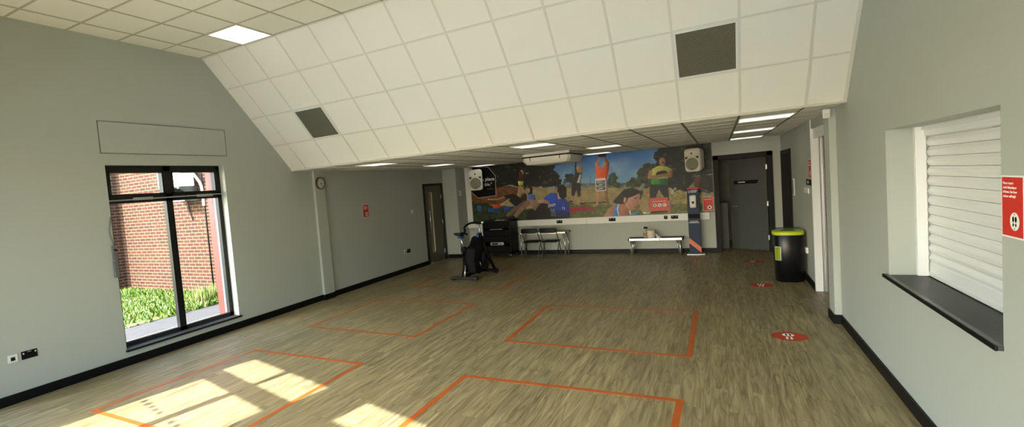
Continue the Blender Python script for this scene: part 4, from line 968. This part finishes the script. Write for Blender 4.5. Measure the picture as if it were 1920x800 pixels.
# ------------------------------------------------------------------ bench, table, chairs
def leg_frame(x, s, y0, y1, zt, r, topx):
    bm = NB(); tube(bm, [(x, y0, 0), (x, y0, zt)], r); return bm
root = thing('folding_bench', 'low aluminium edged bench against the back wall holding spray bottle and paper roll', 'bench', (-1.32, 12.75, 0))
bx0, bx1, by0, by1 = -1.915, -.735, 12.58, 12.88
bm = NB(); box(bm, bx0+.02, bx1-.02, by0+.012, by1-.012, .392, .408); build('seat_board', bm, M['black_vinyl'], root)
bm = NB(); holed(bm, 'z', .355, .404, bx0+.02, bx1-.02, by0, by1, [(bx0+.03, bx1-.03, by0+.012, by1-.012)]); build('edge_rail', bm, M['silver'], root)
bm = NB()
for x in (bx0, bx1-.03):
    for y in (by0-.003, by1-.027): box(bm, x, x+.03, y, y+.03, .353, .406, bev=.006)
build('corner_cap', bm, M['black_plastic'], root)
for x, s in ((bx0+.06, 1), (bx1-.07, -1)):
    for y in (by0+.03, by1-.03):
        bm = NB(); tube(bm, [(x, y, 0), (x, y, .36)], .019); tube(bm, [(x+s*.012, y, .04), (x+s*.075, y, .36)], .012); build('leg', bm, M['silver'], root)
bm = NB()
root2 = thing('spray_bottle', 'spray bottle with amber label standing on the low bench', 'spray bottle', (-1.545, 12.72, .408))
lathe(bm, [(.036, 0), (.038, .01), (.038, .13), (.030, .165), (.014, .19), (.013, .215)], 20, (-1.545, 12.72, .408)); build('bottle', bm, mat('clear_grey_plastic', rgb(170,176,170), .3), root2)
bm = NB(); lathe(bm, [(.0385, .05), (.0385, .12)], 20, (-1.545, 12.72, .408)); build('label_band', bm, mat('amber_label', rgb(200,130,70), .5), root2)
bm = NB(); box(bm, -1.575, -1.50, 12.705, 12.735, .623, .665, bev=.008); prism(bm, [(-1.505, 12.71, .66), (-1.48, 12.71, .65), (-1.50, 12.71, .60), (-1.515, 12.71, .625)], (0,.02,0)); build('trigger_head', bm, M['black_plastic'], root2)
bm = NB(); box(bm, -1.60, -1.57, 12.708, 12.732, .635, .662, bev=.004); build('nozzle', bm, M['white'], root2)
root2 = thing('paper_roll', 'cream paper towel roll with a loose end hanging over the bench edge', 'paper roll', (-1.415, 12.71, .408))
bm = NB(); lathe(bm, [(.018, 0), (.086, 0), (.088, .004), (.088, .165), (.086, .17), (.018, .17)], 32, (-1.415, 12.71, .408)); build('roll', bm, M['cream'], root2)
bm = NB(); prism(bm, [(-1.325, 12.70, .50), (-1.32, 12.70, .51), (-1.19, 12.62, .42), (-1.21, 12.575, .412), (-1.235, 12.572, .33), (-1.26, 12.572, .345), (-1.29, 12.60, .43)], (.0,.003,.001)); build('loose_sheet', bm, M['paper'], root2)

root = thing('folding_table', 'olive topped table with bright metal edge behind the black chairs', 'table', (-4.0, 12.75, 0))
tx0, tx1, ty0, ty1, tz = -4.63, -3.37, 12.56, 12.94, .625
bm = NB(); box(bm, tx0+.012, tx1-.012, ty0+.012, ty1-.012, tz-.022, tz); build('table_top', bm, M['olive_top'], root)
bm = NB(); holed(bm, 'z', tz-.04, tz-.002, tx0, tx1, ty0, ty1, [(tx0+.012, tx1-.012, ty0+.012, ty1-.012)]); build('edge_rail', bm, M['silver'], root)
bm = NB()
for x in (tx0-.012, tx1-.02):
    for y in (ty0-.004, ty1-.03): box(bm, x, x+.034, y, y+.034, tz-.044, tz+.001, bev=.006)
build('corner_cap', bm, M['black_plastic'], root)
for x, s in ((tx0+.05, 1), (tx1-.05, -1)):
    for y in (ty0+.03, ty1-.03):
        bm = NB(); tube(bm, [(x, y, 0), (x, y, tz-.03)], .019); tube(bm, [(x+s*.005, y, .2), (x-s*.03+s*.08, y, tz-.03)], .008); build('leg', bm, M['silver'], root)

def chair(label, x, y, rz):
    root = thing('folding_chair', label, 'chair', (0,0,0), 'black folding chairs')
    bm = NB(); n = 9; W = .205    # back panel, gently curved, rounded corners
    outer = []
    for k in range(n):
        t = -1+2*k/(n-1); xx = W*t; yy = -.215-.025*(1-t*t); hh = .058 if abs(t) < .8 else .045
        outer.append([(xx, yy, .69-hh), (xx, yy, .69+hh), (xx, yy-.02, .69+hh-.004), (xx, yy-.02, .69-hh+.004)])
    rings = [[bm.verts.new(p) for p in r] for r in outer]
    for r0, r1 in zip(rings[:-1], rings[1:]):
        for k in range(4): bm.faces.new((r0[k], r0[(k+1) % 4], r1[(k+1) % 4], r1[k]))
    bm.faces.new(rings[0]); bm.faces.new(rings[-1]); build('backrest', bm, M['black_vinyl'], root)
    bm = NB(); box(bm, -.195, .195, -.16, .20, .385, .42, bev=.014); build('seat', bm, M['black_vinyl'], root)
    bm = NB(); tube(bm, smooth_path([(-.21, .23, 0), (-.205, .0, .40), (-.20, -.19, .70), (-.19, -.225, .745), (-.15, -.24, .757), (.15, -.24, .757), (.19, -.225, .745), (.20, -.19, .70), (.205, .0, .40), (.21, .23, 0)], 5), .010); build('back_frame', bm, M['steel_grey'], root)
    for s in (-1, 1):
        bm = NB(); tube(bm, [(s*.185, .14, .39), (s*.185, -.23, .012)], .010); build('leg', bm, M['steel_grey'], root)
    bm = NB(); tube(bm, [(-.185, -.23, .016), (.185, -.23, .016)], .009); build('stretcher', bm, M['steel_grey'], root)
    bm = NB(); rod(bm, (-.215, .20, .03), (.215, .20, .03), .007); build('front_bar', bm, M['steel_grey'], root)
    root.location = (x, y, 0); root.rotation_euler.z = rz; return root
c1 = chair('black folding chair at the table, beside the black equipment rack', -4.24, 12.50, 0)
dup(c1, (-3.755, 12.50, 0), 'black folding chair at the table, the one nearer the sanitiser stand')

# ------------------------------------------------------------------ equipment rack
root = thing('equipment_rack', 'black wheeled equipment rack standing behind the exercise bike', 'rack', (-5.16, 12.65, 0))
rx0, rx1, ry0, ry1 = -5.55, -4.77, 12.36, 12.90
bm = NB()
box(bm, rx0, rx0+.03, ry0, ry1, .10, .985); box(bm, rx1-.03, rx1, ry0, ry1, .10, .985); box(bm, rx0, rx1, ry0, ry1, .10, .14); box(bm, rx0, rx1, ry0, ry1, .955, .985, bev=.005); box(bm, rx0, rx1, ry1-.02, ry1, .1, .985)
build('cabinet', bm, M['black'], root)
for z0, z1 in ((.79, .95), (.595, .72), (.43, .585), (.15, .315)):
    bm = NB(); box(bm, rx0+.032, rx1-.032, ry0+.004, ry1-.05, z0, z1, bev=.004); build('drawer_unit', bm, M['black_plastic'], root)
bm = NB(); box(bm, rx0+.03, rx1-.03, ry0+.0, ry1-.03, .725, .745); build('shelf', bm, M['black_plastic'], root)
for x in (rx0+.06, rx1-.06):
    for y in (ry0+.06, ry1-.06):
        bm = NB(); rod(bm, (x-.015, y, .035), (x+.015, y, .035), .035, 18); w_ = build('caster', bm, M['rubber'], root)
        bm = NB(); box(bm, x-.024, x-.018, y-.02, y+.03, .03, .10); box(bm, x+.018, x+.024, y-.02, y+.03, .03, .10); box(bm, x-.024, x+.024, y-.02, y+.03, .094, .10); build('caster_fork', bm, M['silver'], w_)
root = thing('amplifier', 'silver fronted amplifier on the middle shelf of the black rack', 'amplifier', (-5.17, 12.6, .33))
bm = NB(); box(bm, -5.36, -4.985, 12.365, 12.75, .335, .415, bev=.004); build('case', bm, M['silver'], root)
bm = NB(); box(bm, -5.31, -5.15, 12.360, 12.366, .355, .395); build('display', bm, M['black_plastic'], root)
bm = NB()
for x in (-5.10, -5.06, -5.02): rod(bm, (x, 12.366, .375), (x, 12.352, .375), .012)
build('knob', bm, M['steel_grey'], root)
root = thing('disc_player', 'slim player with a silver edge on the upper shelf of the rack', 'player', (-5.16, 12.6, .745))
bm = NB(); box(bm, -5.36, -4.99, 12.37, 12.7, .746, .775, bev=.004); build('case', bm, M['black_plastic'], root)
bm = NB(); box(bm, -5.35, -5.0, 12.362, 12.37, .758, .768); build('trim_strip', bm, M['silver'], root)
bm = NB()
for k in range(3): box(bm, -5.23+.012*k, -4.93+.008*k, 12.42+.006*k, 12.62+.004*k, .985+.006*k, .991+.006*k)
tag(build('paper_stack', bm, M['grey_plastic']), 'loose grey papers lying on top of the black rack', 'papers')

# ------------------------------------------------------------------ exercise bike
root = thing('exercise_bike', 'black upright exercise bike with silver posts on the taped square', 'exercise bike', (-4.65, 9.8, 0))
K = M['black_plastic']
bm = NB(); box(bm, -5.0, -4.385, 9.28, 9.38, .025, .075, bev=.015)
for x in (-4.96, -4.43): box(bm, x-.03, x+.03, 9.285, 9.375, 0, .03, bev=.006)
build('rear_stabiliser', bm, mat('dark_grey_steel', rgb(34,34,37), .45, .2), root)
bm = NB(); box(bm, -4.86, -4.30, 10.17, 10.27, .03, .09, bev=.015)
for x in (-4.82, -4.34): rod(bm, (x-.03, 10.22, .045), (x+.03, 10.22, .045), .045, 16)
build('front_stabiliser', bm, K, root)
bm = NB(); tube(bm, [(-4.70, 9.34, .07), (-4.715, 9.45, .30), (-4.735, 9.50, .62)], [.055, .04, .032], 10); build('rear_upright', bm, K, root)
bm = NB(); tube(bm, [(-4.665, 9.30, .08), (-4.67, 9.385, .30)], [.024, .014], 8); build('silver_strut', bm, M['silver'], root)
bm = NB(); tube(bm, [(-4.70, 9.36, .08), (-4.62, 9.75, .10), (-4.58, 10.2, .08)], .035, 10); build('base_beam', bm, K, root)
bm = NB(); tube(bm, [(-4.73, 9.50, .60), (-4.76, 9.44, .90)], .017, 12); build('seat_post', bm, M['silver'], root)
bm = NB(); box(bm, -4.79, -4.69, 9.45, 9.55, .58, .68, bev=.015); build('post_clamp', bm, K, root)
bm = NB(); box(bm, -4.80, -4.71, 9.36, 9.52, .875, .915, bev=.01); build('seat_slider', bm, M['blue'], root)
bm = NB()   # saddle: wide at the back, narrow nose towards the bars
sad = []
for t in np.linspace(0, 1, 10):
    w = .062*(1-t)**.8+.022; yv = 9.28+t*.30; zc = .945+.03*(1-t)**3
    sad.append([bm.verts.new((-4.755+w*math.cos(a)*1.0, yv, zc+(.028+.008*(1-t))*math.sin(a)+.012*abs(math.cos(a))**2)) for a in np.linspace(0, 2*PI, 14)[:-1]])
for r0, r1 in zip(sad[:-1], sad[1:]):
    for k in range(13): f = bm.faces.new((r0[k], r0[(k+1) % 13], r1[(k+1) % 13], r1[k])); f.smooth = True
bm.faces.new(sad[0]); bm.faces.new(sad[-1]); build('saddle', bm, M['black_vinyl'], root)
bm = NB(); tube(bm, [(-4.73, 9.50, .60), (-4.62, 9.75, .62), (-4.52, 9.98, .84)], [.05, .07, .055], 10); build('main_frame', bm, K, root)
bm = NB(); tube(bm, [(-4.52, 9.98, .80), (-4.46, 10.08, .45), (-4.36, 10.2, .09)], [.045, .036, .032], 10); tube(bm, [(-4.60, 9.98, .80), (-4.62, 10.08, .45), (-4.66, 10.2, .09)], [.038, .03, .03], 10); build('front_fork', bm, K, root)
bm = NB()   # drive housing, side plate with rounded outline
hp = [(9.46, .14), (9.70, .08), (10.04, .11), (10.17, .26), (10.13, .45), (10.03, .62), (9.97, .86), (9.86, .84), (9.74, .68), (9.52, .64), (9.45, .40)]
prism(bm, [(-4.71, y, z) for y, z in hp], (.22, 0, 0)); bmesh.ops.bevel(bm, geom=bm.edges[:], offset=.012, segments=2, affect='EDGES'); build('drive_housing', bm, K, root)
bm = NB(); lathe(bm, [(.02, -.02), (.20, -.02), (.215, -.012), (.215, .012), (.20, .02), (.02, .02)], 36); bmesh.ops.transform(bm, matrix=Matrix.Translation((-4.50, 10.03, .32)) @ Matrix.Rotation(PI/2, 4, 'Y'), verts=bm.verts[:]); build('flywheel', bm, mat('dark_flywheel', rgb(40,40,42), .3, .6), root)
for s, xo, dz, dy in ((1, -4.50, -.13, .05), (-1, -4.72, .13, -.05)):
    bm = NB(); tube(bm, [(xo, 9.72, .33), (xo+s*.03, 9.72+dy, .33+dz)], .014, 8); cr = build('crank_arm', bm, M['alu'], root)
    bm = NB(); box(bm, min(xo+s*.03, xo+s*.14), max(xo+s*.03, xo+s*.14), 9.67+dy, 9.77+dy, .315+dz, .345+dz, bev=.008); build('pedal', bm, K, cr)
bm = NB(); tube(bm, [(-4.53, 9.95, .78), (-4.515, 9.88, 1.13)], .019, 12); build('handlebar_post', bm, M['silver'], root)
bm = NB(); tube(bm, [(-4.53, 9.955, .74), (-4.525, 9.93, .93)], .036, 10); build('post_sleeve', bm, K, root)
bm = NB(); box(bm, -4.60, -4.55, 9.87, 9.93, .80, .93, bev=.012); build('bottle_holder', bm, M['blue'], root)
bm = NB(); tube(bm, smooth_path([(-4.33, 9.70, 1.12), (-4.33, 9.86, 1.15), (-4.52, 9.87, 1.15), (-4.66, 9.82, 1.16), (-4.72, 9.70, 1.13), (-4.735, 9.60, 1.08), (-4.70, 9.55, 1.02), (-4.72, 9.50, .965)], 6), .022, 8); build('handlebar', bm, K, root)
bm = NB(); tube(bm, smooth_path([(-4.80, 9.44, .965), (-4.74, 9.50, .975), (-4.68, 9.56, .95), (-4.70, 9.62, .93)], 5), .022); build('bar_grip', bm, M['rubber'], root)
bm = NB(); box(bm, -4.58, -4.45, 9.84, 9.93, 1.12, 1.165, bev=.012); build('console', bm, K, root)
bm = NB(); box(bm, -4.45, -4.40, 9.845, 9.90, 1.14, 1.175, bev=.006); build('console_badge', bm, M['white'], root)
bm = NB(); box(bm, -4.665, -4.615, 9.84, 9.90, 1.135, 1.175, bev=.008); build('bar_clamp', bm, M['blue'], root)

# ------------------------------------------------------------------ bin
root = thing('waste_bin', 'black rounded waste bin with a lime green lid by the alcove wall', 'bin', (.945, 9.86, 0))
def oval(w, d, z, n=40, e=2.8):
    return [Vector((.945+w*math.copysign(abs(math.cos(t))**(2/e), math.cos(t)), 9.86+d*math.copysign(abs(math.sin(t))**(2/e), math.sin(t)), z)) for t in (2*PI*k/n for k in range(n))]
def shell(bm, rs, smooth=True):
    rings = [[bm.verts.new(p) for p in r] for r in rs]
    for r0, r1 in zip(rings[:-1], rings[1:]):
        for k in range(len(r0)): f = bm.faces.new((r0[k], r0[(k+1) % len(r0)], r1[(k+1) % len(r0)], r1[k])); f.smooth = smooth
    bm.faces.new(rings[0]); bm.faces.new(rings[-1])
bm = NB(); shell(bm, [oval(.175, .20, 0), oval(.19, .215, .01), oval(.205, .225, .76), oval(.203, .222, .765)]); build('body', bm, M['bin_black'], root)
bm = NB(); shell(bm, [oval(.213, .232, .755), oval(.215, .235, .765), oval(.214, .234, .80), oval(.205, .226, .812), oval(.13, .15, .815)]); build('lid', bm, M['lime'], root)
bm = NB(); shell(bm, [oval(.105, .06, .8152, e=2), oval(.105, .06, .818, e=2)]); build('slot', bm, M['black_plastic'], root)
bm = NB(); tube(bm, [oval(.21, .228, .83)[k] for k in range(4, 18)], .008); build('rear_lip', bm, M['navy'], root)
bm = NB()   # curved label on the front left of the body
pts = oval(.2045, .2265, 0, 160)
sel = [p for p in pts if p.x < .835 and p.y < 9.86]
sel.sort(key=lambda p: p.x); sel = [p for p in sel if p.x > .752]
a0 = [bm.verts.new((p.x, p.y-.001, .35)) for p in sel]; a1 = [bm.verts.new((p.x, p.y-.001, .575)) for p in sel]
for k in range(len(sel)-1): bm.faces.new((a0[k], a0[k+1], a1[k+1], a1[k]))
bmesh.ops.solidify(bm, geom=bm.faces[:], thickness=-.002); lb = build('label_sheet', bm, M['paper'], root)
bm = NB()
a0 = [bm.verts.new((p.x, p.y-.0045, .362)) for p in sel[2:-2]]; a1 = [bm.verts.new((p.x, p.y-.0045, .565)) for p in sel[2:-2]]
for k in range(len(a0)-1): bm.faces.new((a0[k], a0[k+1], a1[k+1], a1[k]))
bmesh.ops.solidify(bm, geom=bm.faces[:], thickness=-.001); build('label_print', bm, M['lime'], lb)

# ------------------------------------------------------------------ world, sun, camera
w = bpy.data.worlds.new('Sky'); bpy.context.scene.world = w; w.use_nodes = True
n, l = w.node_tree.nodes, w.node_tree.links; bg = n['Background']; sky = n.new('ShaderNodeTexSky'); sky.sky_type = 'NISHITA'; sky.sun_disc = False
sun_dir = Vector((.195, .98, 0)).normalized(); EL = math.radians(35.7)
sky.sun_elevation = EL; sky.sun_rotation = math.atan2(-sun_dir.x, -sun_dir.y); sky.dust_density = 1.5; sky.ozone_density = 1
l.new(sky.outputs[0], bg.inputs['Color']); bg.inputs['Strength'].default_value = 1.28
su = bpy.data.lights.new('sun', 'SUN'); su.energy = 13.0; su.angle = math.radians(.6); su.color = (1, 1, 1)
so = bpy.data.objects.new('sun', su); C.objects.link(so)
sv = Vector((sun_dir.x*math.cos(EL), sun_dir.y*math.cos(EL), -math.sin(EL))); so.rotation_euler = sv.to_track_quat('-Z', 'Y').to_euler(); so.location = (-4, -8, 8)
def portal(c, rx, ry, rot):
    a = bpy.data.lights.new('sky_portal', 'AREA'); a.shape = 'RECTANGLE'; a.size = rx; a.size_y = ry
    o = bpy.data.objects.new('sky_portal', a); C.objects.link(o); o.location = c; o.rotation_euler = rot
    a.cycles.is_portal = True
nrm = Vector((-FWS, 1, 0)).normalized()
for u in UNITS: portal(fpt(u+.835, 1.39, -.2), 1.67*1.04, 2.78, nrm.to_track_quat('-Z', 'Z').to_euler())
portal((-A-.40, 1.55, (WZ0+WZ1)/2), 1.06, 2.37, Vector((1,0,0)).to_track_quat('-Z', 'Z').to_euler())
portal((-A-.40, (WY0+WY1)/2, (WZ0+WZ1)/2), 1.75, 2.37, Vector((1,0,0)).to_track_quat('-Z', 'Z').to_euler())

cam = bpy.data.cameras.new('camera'); co_ = bpy.data.objects.new('camera', cam); C.objects.link(co_)
cam.sensor_fit = 'HORIZONTAL'; cam.sensor_width = 36; cam.lens = FPX/1920*36; cam.shift_x = (960-CXP)/1920; cam.shift_y = (CYP-400)/1920
cam.clip_start = .02; cam.clip_end = 200
R3 = Matrix((CR, CU, -CF)).transposed().to_4x4(); R3.translation = CO; co_.matrix_world = R3
sc = bpy.context.scene; sc.camera = co_
sc.view_settings.view_transform = 'Standard'; sc.view_settings.look = 'None'; sc.view_settings.gamma = 1; sc.view_settings.use_curve_mapping = False
sc.view_settings.exposure = .96
try:
    sc.cycles.use_denoising = True; sc.cycles.max_bounces = 10; sc.cycles.diffuse_bounces = 8; sc.cycles.transparent_max_bounces = 12; sc.cycles.sample_clamp_indirect = 8
except Exception: pass
